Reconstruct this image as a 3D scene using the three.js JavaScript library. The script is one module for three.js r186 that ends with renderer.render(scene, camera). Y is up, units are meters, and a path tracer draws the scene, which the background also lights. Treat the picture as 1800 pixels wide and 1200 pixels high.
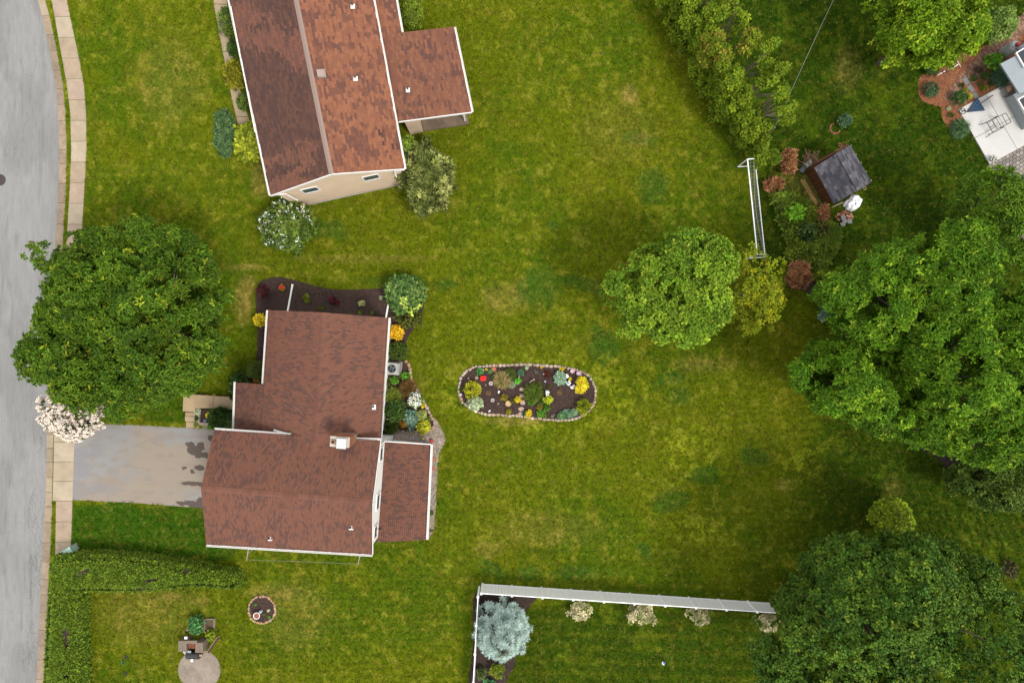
import * as THREE from 'three';
import { mergeGeometries } from 'three/addons/utils/BufferGeometryUtils.js';

// ---------------------------------------------------------------- camera, sky, sun, exposure
const H = 46.5, F = 1200;                       // flying height in metres; survey scale (F survey units = H metres on the ground)
const scene = new THREE.Scene();
const camera = new THREE.PerspectiveCamera(2 * Math.atan(600 / F) * 180 / Math.PI, 1024 / 682, 0.5, 900);
camera.position.set(0, H, 0); camera.up.set(0, 0, -1); camera.lookAt(0, 0, 0);
{ // thin even overcast: brighter overhead than at the horizon
  const w = 64, h = 32, d = new Float32Array(w * h * 4);
  for (let j = 0; j < h; j++) for (let i = 0; i < w; i++) {
    const el = ((j + .5) / h - .5) * Math.PI, s = Math.max(0, Math.sin(el)), L = 0.63 * (.72 + .28 * s), k = (j * w + i) * 4;
    d[k] = L; d[k + 1] = L; d[k + 2] = L; d[k + 3] = 1;
  }
  const t = new THREE.DataTexture(d, w, h, THREE.RGBAFormat, THREE.FloatType);
  t.mapping = THREE.EquirectangularReflectionMapping; t.magFilter = THREE.LinearFilter; t.needsUpdate = true;
  scene.background = t; scene.environment = t;
}
const sun = new THREE.DirectionalLight(new THREE.Color(1, .95, .86), 1.2);
sun.position.set(30, 62, 27); sun.target.position.set(0, 0, 0);
sun.castShadow = true; sun.shadow.radius = 26;
Object.assign(sun.shadow.camera, { left: -55, right: 55, top: 50, bottom: -50, near: 1, far: 200 });
sun.shadow.mapSize.set(4096, 4096);
scene.add(sun, sun.target);
const renderer = new THREE.WebGLRenderer({ antialias: true });
renderer.toneMapping = THREE.LinearToneMapping; renderer.toneMappingExposure = 2.7;
renderer.shadowMap.enabled = true; renderer.shadowMap.type = THREE.PCFSoftShadowMap;

// ---------------------------------------------------------------- helpers
const V = (x, y, z) => new THREE.Vector3(x, y, z);
const S = (u, v, h = 0) => V((u - 900) * (H - h) / F, h, (v - 600) * (H - h) / F);   // survey point (u, v) at height h -> metres
const M1 = H / F;                                                                    // metres per survey unit on the ground
function rng(seed) { let a = seed >>> 0; return () => { a = a + 0x6D2B79F5 | 0; let t = Math.imul(a ^ a >>> 15, 1 | a); t = t + Math.imul(t ^ t >>> 7, 61 | t) ^ t; return ((t ^ t >>> 14) >>> 0) / 4294967296; }; }
const R0 = rng(77);
const lerp = (a, b, t) => a + (b - a) * t, clamp = (x, a = 0, b = 1) => Math.min(b, Math.max(a, x));
const sst = (a, b, x) => { const t = clamp((x - a) / (b - a)); return t * t * (3 - 2 * t); };
const mix3 = (a, b, t) => [lerp(a[0], b[0], t), lerp(a[1], b[1], t), lerp(a[2], b[2], t)];
const HASH = new Float32Array(65536); { const r = rng(5); for (let i = 0; i < 65536; i++) HASH[i] = r(); }
const hsh = (i, j) => HASH[((i & 255) << 8) | (j & 255)];
function vn(x, y) { const i = Math.floor(x), j = Math.floor(y); let f = x - i, g = y - j; f = f * f * (3 - 2 * f); g = g * g * (3 - 2 * g); return lerp(lerp(hsh(i, j), hsh(i + 1, j), f), lerp(hsh(i, j + 1), hsh(i + 1, j + 1), f), g); }
const fbm = (x, y, o = 4) => { let s = 0, a = .5, n = 0; for (let k = 0; k < o; k++) { s += a * vn(x + k * 17.3, y + k * 9.7); n += a; a *= .5; x *= 2.03; y *= 2.03; } return s / n; };
const lin = c => { c /= 255; return c <= .04045 ? c / 12.92 : Math.pow((c + .055) / 1.055, 2.4); };
const GAIN = 2.2;                                               // the photograph is exposed so that a level surface of reflectance .5 comes out near white
const A = (r, g, b) => [lin(r) / GAIN, lin(g) / GAIN, lin(b) / GAIN];   // picture tone -> base colour (linear)
const col = a => new THREE.Color().setRGB(a[0], a[1], a[2]);
const used = {};
const numbered = n => { const k = used[n] = (used[n] ?? -1) + 1; return k ? n + '_' + String(k).padStart(3, '0') : n; };
const ORG = new Map();
function tag(o, label, category, group, kind) { o.userData = {}; if (label) o.userData.label = label; if (category) o.userData.category = category; if (group) o.userData.group = group; if (kind) o.userData.kind = kind; return o; }
function thing(name, label, category, base, group) { const o = new THREE.Group(); o.name = numbered(name); o.position.copy(base); tag(o, label, category, group); ORG.set(o, base.clone()); scene.add(o); return o; }
function setting(name, base = V(0, 0, 0)) { const o = new THREE.Group(); o.name = numbered(name); o.position.copy(base); o.userData = { kind: 'structure' }; ORG.set(o, base.clone()); scene.add(o); return o; }
const shadow = m => { m.castShadow = m.receiveShadow = true; return m; };
function part(name, geo, mat, parent, kind, label) {            // geo in world metres
  if (Array.isArray(geo)) geo = merge(geo);
  const b = ORG.get(parent); if (b.lengthSq() > 0) geo.translate(-b.x, -b.y, -b.z);
  const m = shadow(new THREE.Mesh(geo, mat)); m.name = name; parent.add(m); ORG.set(m, b);
  if (kind) m.userData.kind = kind; if (label) m.userData.label = label; return m;
}
function piece(name, geo, mat, parent, p, rotY = 0, s = 1, q) { // shared geometry placed at world p
  const b = ORG.get(parent), m = shadow(new THREE.Mesh(geo, mat)); m.name = name; m.position.set(p.x - b.x, p.y - b.y, p.z - b.z);
  if (q) m.quaternion.copy(q); else m.rotation.y = rotY;
  if (typeof s === 'number') m.scale.setScalar(s); else m.scale.set(...s); parent.add(m); ORG.set(m, V(b.x, b.y, b.z)); return m;
}
function struct(name, geo, mat) { if (Array.isArray(geo)) geo = merge(geo); const m = shadow(new THREE.Mesh(geo, mat)); m.name = numbered(name); m.userData = { kind: 'structure' }; scene.add(m); ORG.set(m, V(0, 0, 0)); return m; }
function solo(name, label, category, base, geo, mat, group) { if (Array.isArray(geo)) geo = merge(geo); geo.translate(-base.x, -base.y, -base.z); const m = shadow(new THREE.Mesh(geo, mat)); m.name = numbered(name); m.position.copy(base); tag(m, label, category, group); ORG.set(m, base.clone()); scene.add(m); return m; }
function merge(gs) { gs = gs.map(g => { if (g.index) g = g.toNonIndexed(); for (const k of Object.keys(g.attributes)) if (!['position', 'normal', 'uv'].includes(k)) g.deleteAttribute(k); return g; }); return gs.length > 1 ? mergeGeometries(gs) : gs[0]; }
const std = (c, rough = .85, o = {}) => new THREE.MeshStandardMaterial({ color: Array.isArray(c) ? col(c) : c, roughness: rough, side: THREE.DoubleSide, ...o });
function box(c, sx, sy, sz, ry = 0) { const g = new THREE.BoxGeometry(sx, sy, sz); if (ry) g.rotateY(ry); g.translate(c.x, c.y, c.z); return g; }
function beam(a, b, w, h, up = V(0, 1, 0)) { // box from a to b, w wide, h high
  const d = b.clone().sub(a), L = d.length(); d.normalize(); const x = d.clone().cross(up).normalize(); if (x.lengthSq() < .5) x.set(1, 0, 0); const y = x.clone().cross(d).normalize();
  const g = new THREE.BoxGeometry(w, h, L); g.applyMatrix4(new THREE.Matrix4().makeBasis(x, y, d.clone().negate()).setPosition(a.clone().add(b).multiplyScalar(.5))); return g;
}
function rod(a, b, r0, r1 = r0, seg = 8) {
  const d = b.clone().sub(a), L = d.length(); const g = new THREE.CylinderGeometry(r1, r0, L, seg); g.applyQuaternion(new THREE.Quaternion().setFromUnitVectors(V(0, 1, 0), d.normalize())); g.translate((a.x + b.x) / 2, (a.y + b.y) / 2, (a.z + b.z) / 2); return g;
}
function limb(pts, r0, r1, seg = 7) { // tapered bent branch
  const c = new THREE.CatmullRomCurve3(pts), n = Math.max(4, pts.length * 3), g = new THREE.TubeGeometry(c, n, 1, seg, false), p = g.attributes.position, q = c.getSpacedPoints(n);
  for (let i = 0; i <= n; i++) { const r = lerp(r0, r1, i / n), o = c.getPointAt(i / n); for (let j = 0; j <= seg; j++) { const k = i * (seg + 1) + j; p.setXYZ(k, o.x + (p.getX(k) - o.x) * r, o.y + (p.getY(k) - o.y) * r, o.z + (p.getZ(k) - o.z) * r); } }
  g.computeVertexNormals(); return g;
}
const disc = (c, r, h, seg = 24, r2 = r) => new THREE.CylinderGeometry(r2, r, h, seg).translate(c.x, c.y + h / 2, c.z);
const lathe = (c, prof, seg = 20) => new THREE.LatheGeometry(prof.map(p => new THREE.Vector2(p[0], p[1])), seg).translate(c.x, c.y, c.z);
const torus = (c, R, r, seg = 24) => new THREE.TorusGeometry(R, r, 6, seg).rotateX(Math.PI / 2).translate(c.x, c.y, c.z);
// flat plate from ground points (Vector3[]), top at y, thickness t, uv in metres
function plate(pts, y, t = 0, bevel = 0) {
  const sh = new THREE.Shape(pts.map(p => new THREE.Vector2(p.x, -p.z)));
  const g = t > 0 ? new THREE.ExtrudeGeometry(sh, { depth: t - 2 * bevel, bevelEnabled: bevel > 0, bevelSize: bevel, bevelThickness: bevel, bevelOffset: -bevel, bevelSegments: 1, steps: 1 }) : new THREE.ShapeGeometry(sh);
  g.rotateX(-Math.PI / 2); g.translate(0, y - t + bevel, 0);
  return g;
}
const sp = (arr, h = 0) => arr.map(p => S(p[0], p[1], p[2] ?? h));
function smooth(pts, n = 6, closed = true) { const c = new THREE.CatmullRomCurve3(pts, closed, 'centripetal'); return c.getPoints(pts.length * n).slice(0, closed ? -1 : undefined); }
function inside(poly, x, z) { let r = false; for (let i = 0, j = poly.length - 1; i < poly.length; j = i++) { const a = poly[i], b = poly[j]; if ((a.z > z) !== (b.z > z) && x < (b.x - a.x) * (z - a.z) / (b.z - a.z) + a.x) r = !r; } return r; }
function onWall(u, v, Aw, Bw) { // where the sight line of a survey point meets the upright plane through Aw, Bw
  const g = S(u, v, 0), n = V(Bw.z - Aw.z, 0, Aw.x - Bw.x), t = n.dot(Aw.clone().setY(0)) / n.dot(V(g.x, 0, g.z)); return V(g.x * t, H * (1 - t), g.z * t);
}
// ---- textures
function tex(w, h, fn, srgb = true, wrap = THREE.RepeatWrapping) {
  const d = new Uint8Array(w * h * 4);
  for (let j = 0; j < h; j++) for (let i = 0; i < w; i++) { const c = fn((i + .5) / w, (j + .5) / h, i, j), k = (j * w + i) * 4; d[k] = clamp(c[0], 0, 255); d[k + 1] = clamp(c[1], 0, 255); d[k + 2] = clamp(c[2], 0, 255); d[k + 3] = 255; }
  const t = new THREE.DataTexture(d, w, h, THREE.RGBAFormat); if (srgb) t.colorSpace = THREE.SRGBColorSpace; t.wrapS = t.wrapT = wrap; t.magFilter = THREE.LinearFilter; t.minFilter = THREE.LinearMipmapLinearFilter; t.generateMipmaps = true; t.needsUpdate = true; return t;
}
const unlin = c => 255 * (c <= .0031308 ? c * 12.92 : 1.055 * Math.pow(c, 1 / 2.4) - .055);
const enc = a => [unlin(a[0]), unlin(a[1]), unlin(a[2])];
// tileable grain, 4 m across: value = coarse mottling * fine grit
const per = (u, v, f) => { const x = u * f, y = v * f, i = Math.floor(x), j = Math.floor(y); let a = x - i, b = y - j; a = a * a * (3 - 2 * a); b = b * b * (3 - 2 * b); const q = (p, r) => hsh(((p % f) + f) % f + f * 3, ((r % f) + f) % f + f); return lerp(lerp(q(i, j), q(i + 1, j), a), lerp(q(i, j + 1), q(i + 1, j + 1), a), b); };
const grainCache = {};
function grain(coarse, fine, size) { const key = [coarse, fine, size].join(); if (grainCache[key]) return grainCache[key]; const n = 256, f0 = 5, t = tex(n, n, (u, v) => { const m = 1 + coarse * (per(u, v, f0) + .6 * per(u, v, f0 * 3 + 1) + .4 * per(u, v, f0 * 7) - 1) + fine * (R0() - .5) + fine * .7 * (per(u, v, 128) - .5); return enc([m / 1.6, m / 1.6, m / 1.6]); }); t.repeat.set(1 / size, 1 / size); return grainCache[key] = t; }
const gritCache = {};
function grit(size, n = 256, f = 64) { const key = size + '_' + f; if (gritCache[key]) return gritCache[key]; const t = tex(n, n, (u, v) => { const m = 128 + 90 * (per(u, v, f) - .5) + 70 * (R0() - .5); return [m, m, m]; }, false); t.repeat.set(1 / size, 1 / size); return gritCache[key] = t; }
const grainy = (base, coarse, fine, size, rough = .9, o = {}) => new THREE.MeshStandardMaterial({ color: col(base.map(c => c * 1.6)), map: grain(coarse, fine, size), roughness: rough, side: THREE.DoubleSide, ...o });

// ---- leaves
function sprig(n, len, wid, spread, seed, o = {}) { // a twig end: n small leaves fanning round +y
  const r = rng(seed), P = [], C = [], I = [];
  for (let k = 0; k < n; k++) {
    const az = k * 2.39996 + r() * .8, th = spread * Math.sqrt((k + .4) / n) * (.8 + .4 * r()), L = len * (.7 + .6 * r()), W = wid * (.75 + .5 * r());
    const d = V(Math.sin(th) * Math.cos(az), Math.cos(th), Math.sin(th) * Math.sin(az)), x = V(-Math.sin(az), 0, Math.cos(az)), nn = x.clone().cross(d);
    const tw = (r() - .5) * 1.2; x.multiplyScalar(Math.cos(tw)).addScaledVector(nn, Math.sin(tw));
    const b = d.clone().multiplyScalar((o.start ?? .15) * len * (.5 + r())).add(V((r() - .5) * len * (o.jit ?? .5), (r() - .5) * len * .3, (r() - .5) * len * (o.jit ?? .5)));
    const m = b.clone().addScaledVector(d, L * .5), t = b.clone().addScaledVector(d, L); t.y -= (o.droop ?? .15) * L * Math.sin(th); m.addScaledVector(nn, (o.fold ?? .12) * W);
    const l = b.clone().addScaledVector(d, L * .48).addScaledVector(x, W / 2), q = b.clone().addScaledVector(d, L * .48).addScaledVector(x, -W / 2);
    const i0 = P.length / 3, tone = 1 + (o.vary ?? .25) * (r() - .5) * 2;
    for (const p of [b, l, q, t, m]) { P.push(p.x, p.y, p.z); const tt = p === t ? tone * (o.tip ?? 1) : tone; C.push(tt, tt, tt); }
    I.push(i0, i0 + 4, i0 + 1, i0, i0 + 2, i0 + 4, i0 + 1, i0 + 4, i0 + 3, i0 + 4, i0 + 2, i0 + 3);
  }
  const g = new THREE.BufferGeometry(); g.setAttribute('position', new THREE.Float32BufferAttribute(P, 3)); g.setAttribute('color', new THREE.Float32BufferAttribute(C, 3)); g.setIndex(I); g.computeVertexNormals(); return g;
}
const SPR = {
  broad: sprig(11, .17, .11, 1.45, 1, { vary: .4, jit: .9 }), maple: sprig(12, .17, .13, 1.5, 2, { vary: .4, jit: 1 }), fine: sprig(12, .10, .06, 1.5, 3, { jit: .9, vary: .45 }), spray: sprig(20, .20, .05, 1.1, 4, { jit: .5, vary: .3, tip: 1.35 }),
  needle: sprig(34, .17, .022, 1.35, 5, { jit: .4, vary: .2, tip: 1.2 }), strap: sprig(22, .55, .035, 1.25, 6, { droop: .5, jit: .25, vary: .3 }), big: sprig(9, .2, .15, 1.35, 7, { droop: .3, jit: .3, vary: .35 }), lance: sprig(11, .17, .06, 1.3, 8, { jit: .6, vary: .4 }),
  petal: (() => { const g = sprig(6, .06, .06, 1.5, 9, { jit: .1, vary: .1, start: .05 }); return g; })(), blossom: sprig(8, .10, .09, 1.4, 10, { jit: 1.1, vary: .12 }),
  twig: sprig(8, .5, .022, 1.2, 11, { jit: .8, fold: 0 }), tuft: sprig(7, .13, .022, 1.35, 12, { jit: 1.1, vary: .35, fold: .3 }),
};
const leafMat = (() => { const c = {}; return (rough = .55, tr = .25, sp = .3) => c[rough + '_' + tr + '_' + sp] ??= new THREE.MeshPhysicalMaterial({ color: 0xffffff, vertexColors: true, roughness: rough, transmission: tr, thickness: 0, side: THREE.DoubleSide, specularIntensity: sp }); })();
const petalMat = new THREE.MeshStandardMaterial({ color: 0xffffff, vertexColors: true, roughness: .7, side: THREE.DoubleSide });
const _m = new THREE.Matrix4(), _q = new THREE.Quaternion(), _q2 = new THREE.Quaternion(), _p = V(), _s = V(), UP = V(0, 1, 0), _c = new THREE.Color();
function copies(name, geo, mat, parent, items, r = R0) { // items: [x,y,z, nx,ny,nz, scale, cr,cg,cb] in world metres
  const im = new THREE.InstancedMesh(geo, mat, items.length), b = ORG.get(parent);
  items.forEach((t, i) => { _s.set(t[3], t[4], t[5]).normalize(); _q.setFromUnitVectors(UP, _s); _q2.setFromAxisAngle(UP, r() * 6.2832); _q.multiply(_q2); _p.set(t[0] - b.x, t[1] - b.y, t[2] - b.z); _s.setScalar(t[6]); im.setMatrixAt(i, _m.compose(_p, _q, _s)); im.setColorAt(i, _c.setRGB(t[7], t[8], t[9])); });
  im.name = name; im.userData.kind = 'stuff'; im.castShadow = im.receiveShadow = true; parent.add(im); ORG.set(im, b); return im;
}
// ---------------------------------------------------------------- survey outlines of the hard surfaces
const table = rows => v => { for (let i = 1; i < rows.length; i++) if (v <= rows[i][0] || i === rows.length - 1) { const a = rows[i - 1], b = rows[i]; return lerp(a[1], b[1], (v - a[0]) / (b[0] - a[0])); } };
const kerbIn = table([[-300, -40], [-80, 40], [0, 66], [50, 78], [100, 88], [150, 97], [200, 101], [260, 103], [330, 102], [400, 98], [480, 93], [600, 87], [700, 82], [880, 78], [950, 75], [1050, 70], [1200, 63], [1500, 49]]);
const kerbOut = v => kerbIn(v) + 13.5;
const walkIn = table([[-300, 0], [-80, 68], [0, 90], [50, 99], [100, 108], [150, 117], [200, 123], [260, 124.5], [330, 122], [400, 118], [500, 112], [600, 107], [743, 98], [880, 98], [1000, 96], [1500, 74]]);
const walkOut = table([[-300, 30], [-80, 96], [0, 117], [50, 127], [100, 138], [150, 147], [200, 151], [260, 151.5], [330, 148], [400, 144], [500, 139], [600, 135], [743, 131.5], [880, 127], [1000, 123], [1500, 100]]);
const DRIVE = sp([[130, 744], [240, 747], [330, 752], [434, 758], [434, 898], [355, 893], [240, 884], [126.5, 878.5]]);
const BED_N = smooth(sp([[452, 505], [462, 492], [490, 487], [520, 493], [545, 500], [575, 507], [610, 509], [640, 508], [680, 506], [722, 500], [745, 515], [743, 545], [735, 560], [728, 576], [716, 596], [700, 640], [672, 640], [640, 600], [560, 590], [490, 600], [470, 640], [458, 668], [440, 690], [432, 672], [448, 640], [452, 600], [452, 560], [449, 530]]), 5);
const BED_E = smooth(sp([[680, 628], [708, 630], [718, 642], [724, 662], [733, 683], [742, 700], [752, 718], [760, 735], [762, 748], [752, 756], [735, 757], [700, 760], [672, 762], [668, 700], [672, 640]]), 4);
const GRAVEL = smooth(sp([[690, 758], [735, 756], [760, 752], [764, 735], [775, 752], [783, 772], [779, 782], [771, 800], [768, 840], [766, 880], [764, 915], [760, 935], [750, 947], [735, 945], [735, 850], [738, 785], [700, 782], [680, 775]]), 3);
const STEPS = sp([[327, 693], [416, 696], [416, 724], [380, 722], [380, 752], [328, 752], [325, 722]]);
const ISLAND = smooth(sp([[807, 690], [808, 672], [816, 656], [832, 646], [856, 643], [884, 642], [930, 641], [965, 643], [1000, 647], [1026, 655], [1042, 671], [1047, 690], [1044, 708], [1032, 724], [1012, 735], [985, 738], [950, 736], [915, 731], [880, 729], [846, 726], [826, 717], [812, 704]]), 5);
const RING = smooth(sp(Array.from({ length: 16 }, (_, i) => [460.5 + 23.5 * Math.cos(i * .3927), 1071 + 24 * Math.sin(i * .3927)])), 3);
const PAD = smooth(sp(Array.from({ length: 18 }, (_, i) => [350 + 37.5 * Math.cos(i * .3491), 1177 + 36 * Math.sin(i * .3491)])), 3);
const BED_S = smooth(sp([[836, 1040], [850, 1040], [900, 1045], [945, 1048], [935, 1060], [915, 1090], [905, 1130], [906, 1165], [895, 1185], [880, 1215], [828, 1215], [832, 1130]]), 4);
const PATIO = sp([[1684, 193], [1739, 289], [1840, 234], [1785, 138]]);
const PAVE = sp([[1739, 289.5], [1840, 234.5], [1900, 300], [1900, 420], [1790, 420], [1762, 331]]);
const CEDAR = smooth(sp([[1850, 5], [1850, 120], [1790, 135], [1772, 146], [1730, 170], [1688, 194], [1697, 210], [1692, 222], [1668, 224], [1656, 205], [1653, 188], [1640, 185], [1620, 175], [1614, 155], [1618, 135], [1640, 125], [1672, 108], [1700, 90], [1745, 75], [1785, 45]]), 4);
const BED_R = smooth(sp([[1385, 505], [1405, 508], [1425, 520], [1445, 545], [1465, 575], [1485, 600], [1500, 640], [1530, 690], [1560, 740], [1600, 780], [1640, 800], [1680, 830], [1720, 830], [1730, 780], [1700, 700], [1640, 640], [1600, 580], [1540, 520], [1470, 480], [1420, 470], [1390, 480]]), 4);
const WALK1 = sp([[371, -60], [396, -60], [400, 60], [412, 130], [424, 175], [437, 205], [441, 222], [426, 222], [418, 224], [410, 190], [403, 150], [394, 105], [386, 50], [376, 10]]);
const FLOORS = [sp([[425, -60], [670, -60], [690, 60], [700, 108], [800, 86], [826, 222], [735, 240], [728, 325], [513, 368]]), sp([[500, 560], [676, 575], [690, 640], [684, 770], [752, 780], [745, 940], [680, 945], [400, 930], [400, 760], [440, 700]])];
const HARD = [DRIVE, BED_N, BED_E, GRAVEL, STEPS, ISLAND, RING, PAD, BED_S, PATIO, PAVE, CEDAR, BED_R, WALK1, ...FLOORS, sp([[1414, 300], [1470, 268], [1506, 331], [1450, 360]]), sp([[325, 1085], [380, 1085], [380, 1145], [325, 1145]])];
const BOX = HARD.map(p => { let a = 1e9, b = -1e9, c = 1e9, d = -1e9; for (const q of p) { a = Math.min(a, q.x); b = Math.max(b, q.x); c = Math.min(c, q.z); d = Math.max(d, q.z); } return [a, b, c, d]; });
function lawnAt(x, z) { // true where turf grows
  const u = 900 + x / M1, v = 600 + z / M1;
  if (u < 160 && v < 1215) { const k = kerbOut(v), w0 = (v > 743 && v < 881) ? k : walkIn(v), w1 = walkOut(v); if (u < k + .7 || (u > w0 - .7 && u < w1 + .7)) return false; }
  for (let i = 0; i < HARD.length; i++) { const b = BOX[i]; if (x > b[0] && x < b[1] && z > b[2] && z < b[3] && inside(HARD[i], x, z)) return false; }
  return true;
}
// ---------------------------------------------------------------- turf: what grows where (tones follow the kinds of grass, thatch and bare straw seen in each lawn, and light fading eastward)
const T = { olive: A(107, 120, 12), gold: A(130, 132, 22), green: A(88, 113, 12), rich: A(58, 100, 13), deep: A(52, 80, 8), lush: A(64, 106, 32), straw: A(170, 151, 76), brown: A(118, 98, 30), lime: A(142, 156, 26) };
const lushSpots = [[1140, 328, 31, 34], [948, 512, 30, 38], [1030, 500, 55, 16], [690, 492, 60, 14], [1185, 872, 34, 24], [1139, 963, 20, 15], [1328, 800, 26, 16], [780, 497, 18, 12], [1185, 690, 26, 18], [1010, 1005, 40, 12], [640, 940, 120, 26], [1130, 245, 26, 14], [972, 402, 13, 12], [870, 1000, 30, 20], [1240, 830, 30, 14], [1165, 660, 30, 12], [940, 1005, 24, 14], [1060, 600, 26, 34], [560, 410, 60, 16]];
const limeSpots = [[1215, 795, 55, 55], [960, 690, 200, 62], [1400, 820, 40, 40], [1240, 930, 60, 30], [960, 745, 90, 12]];
const strawSpots = [[428, 530, 16, 40, .95], [440, 500, 14, 16, .8], [458, 318, 18, 30, .8], [1106, 165, 14, 18, .95], [885, 525, 40, 26, .5], [860, 965, 26, 14, .5], [905, 740, 50, 8, .75], [260, 1075, 90, 60, .35], [300, 1048, 24, 6, .7], [350, 1056, 20, 8, .7], [480, 1040, 50, 14, .4], [520, 1080, 60, 60, .3], [1240, 640, 60, 14, .35], [430, 470, 40, 6, .6], [300, 140, 60, 80, .28], [960, 930, 90, 30, .3], [1490, 120, 24, 40, .35], [1085, 230, 70, 60, .22], [640, 455, 120, 8, .4], [1345, 505, 5, 60, .5], [1385, 330, 26, 50, .5], [1430, 330, 20, 46, .5], [740, 690, 6, 60, .3], [1570, 860, 20, 26, .3], [1380, 850, 20, 12, .4]];
function turf(x, z) {
  const u = 900 + x / M1, v = 600 + z / M1;
  const n1 = fbm(x * .16 + 3, z * .16, 4), n2 = fbm(x * .55 + 31, z * .55 + 7, 3), n3 = fbm(x * 2.1 + 5, z * 2.1 + 50, 3), n4 = vn(x * 7 + 9, z * 7) * .6 + vn(x * 15, z * 15 + 4) * .4;
  const wu = u + 46 * (fbm(x * .3 + 60, z * .3, 3) - .5), wv = v + 46 * (fbm(x * .3, z * .3 + 80, 3) - .5);
  let c = mix3(T.olive, T.green, sst(.42, .62, n1 * .6 + n2 * .4)); c = mix3(c, T.gold, .6 * sst(.5, .72, n2 * .55 + n3 * .45)); c = mix3(c, T.lime, .35 * sst(.55, .75, n3));
  // the greener lawns of the other gardens, with eastward light falloff painted in as well
  let g = 0; if (wv < 470 && wu > (wv < 290 ? 1200 + wv * .46 : 1335)) g = 1; g = Math.max(g, sst(1410, 1540, wu + (wv - 500) * .15) * .9); if (wv > 1062 && wu > 850) g = Math.max(g, .75); if (wu > 120 && wu < 365 && wv > 885 && wv < 985) g = Math.max(g, .35);
  const band = sst(1040, 1300, wu) * .2; g = Math.max(g, band * sst(.35, .65, n1));  // gradual darkening eastward: fading light put into the turf colour
  c = mix3(c, mix3(T.deep, T.green, sst(.45, .75, n2 * .5 + n3 * .5) * .8), g);
  if (wu > 118 && wu < 420 && wv > 880 && wv < 985) c = mix3(c, T.rich, .85);
  if (wu > 250 && wu < 330 && wv > 690 && wv < 745) c = mix3(c, T.rich, .7);
  // mowing lines
  let w = .3, s = (v + u * .04) * .8; if (u < 480 && v < 480) { w = .25; s = (u + v * .1) * .8; }
  if (v > 880 && v < 1040 && u > 760 && u < 1420) { w = .5; s = v + u * -.03; } if (v > 1062 && u > 910) { w = .55; s = v * .55 - u * .02; } if (u > 420 && u < 800 && v > 985) { w = .55; s = v + u * .02; } if (u > 1690 && v > 900) { w = .8; s = (u - v * .55) * .8; } if (u > 1380 && v < 300) { w = .35; s = (v + u * .55) * .6; } if (u > 750 && u < 800 && v > 900 && v < 960) { w = .8; s = u * 1.3; }
  if (w) { const m = Math.sin(s * .5 + 1.5 * n2) * (.4 + .9 * n3); c = mix3(c, m > 0 ? T.gold : T.deep, w * .34 * Math.abs(m)); }
  for (const q of lushSpots) { const d = Math.hypot((wu - q[0]) / q[2], (wv - q[1]) / q[3]); if (d < 1.3) c = mix3(c, T.lush, .58 * (1 - sst(.6, 1.25, d + .5 * (n3 - .5)))); }
  for (const q of limeSpots) { const d = Math.hypot((u - q[0]) / q[2], (v - q[1]) / q[3]); if (d < 1.4) c = mix3(c, T.lime, (1 - sst(.4, 1.4, d)) * sst(.48, .62, n3 * .5 + n4 * .5)); }
  const fl = sst(.52, .68, n3 * .5 + n4 * .5);
  for (const q of strawSpots) { const d = Math.hypot((u - q[0]) / q[2], (v - q[1]) / q[3]); if (d < 1.4) c = mix3(c, T.straw, q[4] * (1 - sst(.5, 1.4, d)) * (.5 + .8 * fl)); }
  c = mix3(c, T.straw, .28 * sst(.58, .74, n3 * .55 + n4 * .45) * (1 - .75 * g)); c = mix3(c, T.brown, .22 * sst(.62, .75, fbm(x * .8 + 90, z * .8, 3)) * sst(.4, .6, n4));
  const k = .94 + .5 * n4; return [c[0] * k, c[1] * k, c[2] * k];
}
const LW = 80, LD = 54;
const TW = 1600, TH0 = 1080, turfMap = new Float32Array(TW * TH0 * 3);
const turfTex = tex(TW, TH0, (u, v, i, j) => { const c = turf((u - .5) * LW, (.5 - v) * LD); turfMap.set(c, (j * TW + i) * 3); return enc(c); }, true, THREE.MirroredRepeatWrapping);
const turfAt = (x, z) => { const i = Math.floor(clamp(x / LW + .5, 0, .9999) * TW), j = Math.floor(clamp(.5 - z / LD, 0, .9999) * TH0), k = (j * TW + i) * 3; return [turfMap[k], turfMap[k + 1], turfMap[k + 2]]; };
const turfMat = new THREE.MeshPhysicalMaterial({ map: turfTex, roughness: .95, specularIntensity: .15, side: THREE.DoubleSide });
const turfUV = g => { const p = g.attributes.position, uv = g.attributes.uv; for (let i = 0; i < p.count; i++) uv.setXY(i, p.getX(i) / LW + .5, .5 - p.getZ(i) / LD); return g; };
struct('ground', turfUV(new THREE.PlaneGeometry(900, 900, 8, 8).rotateX(-Math.PI / 2).translate(0, -.17, 0)), turfMat);
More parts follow.
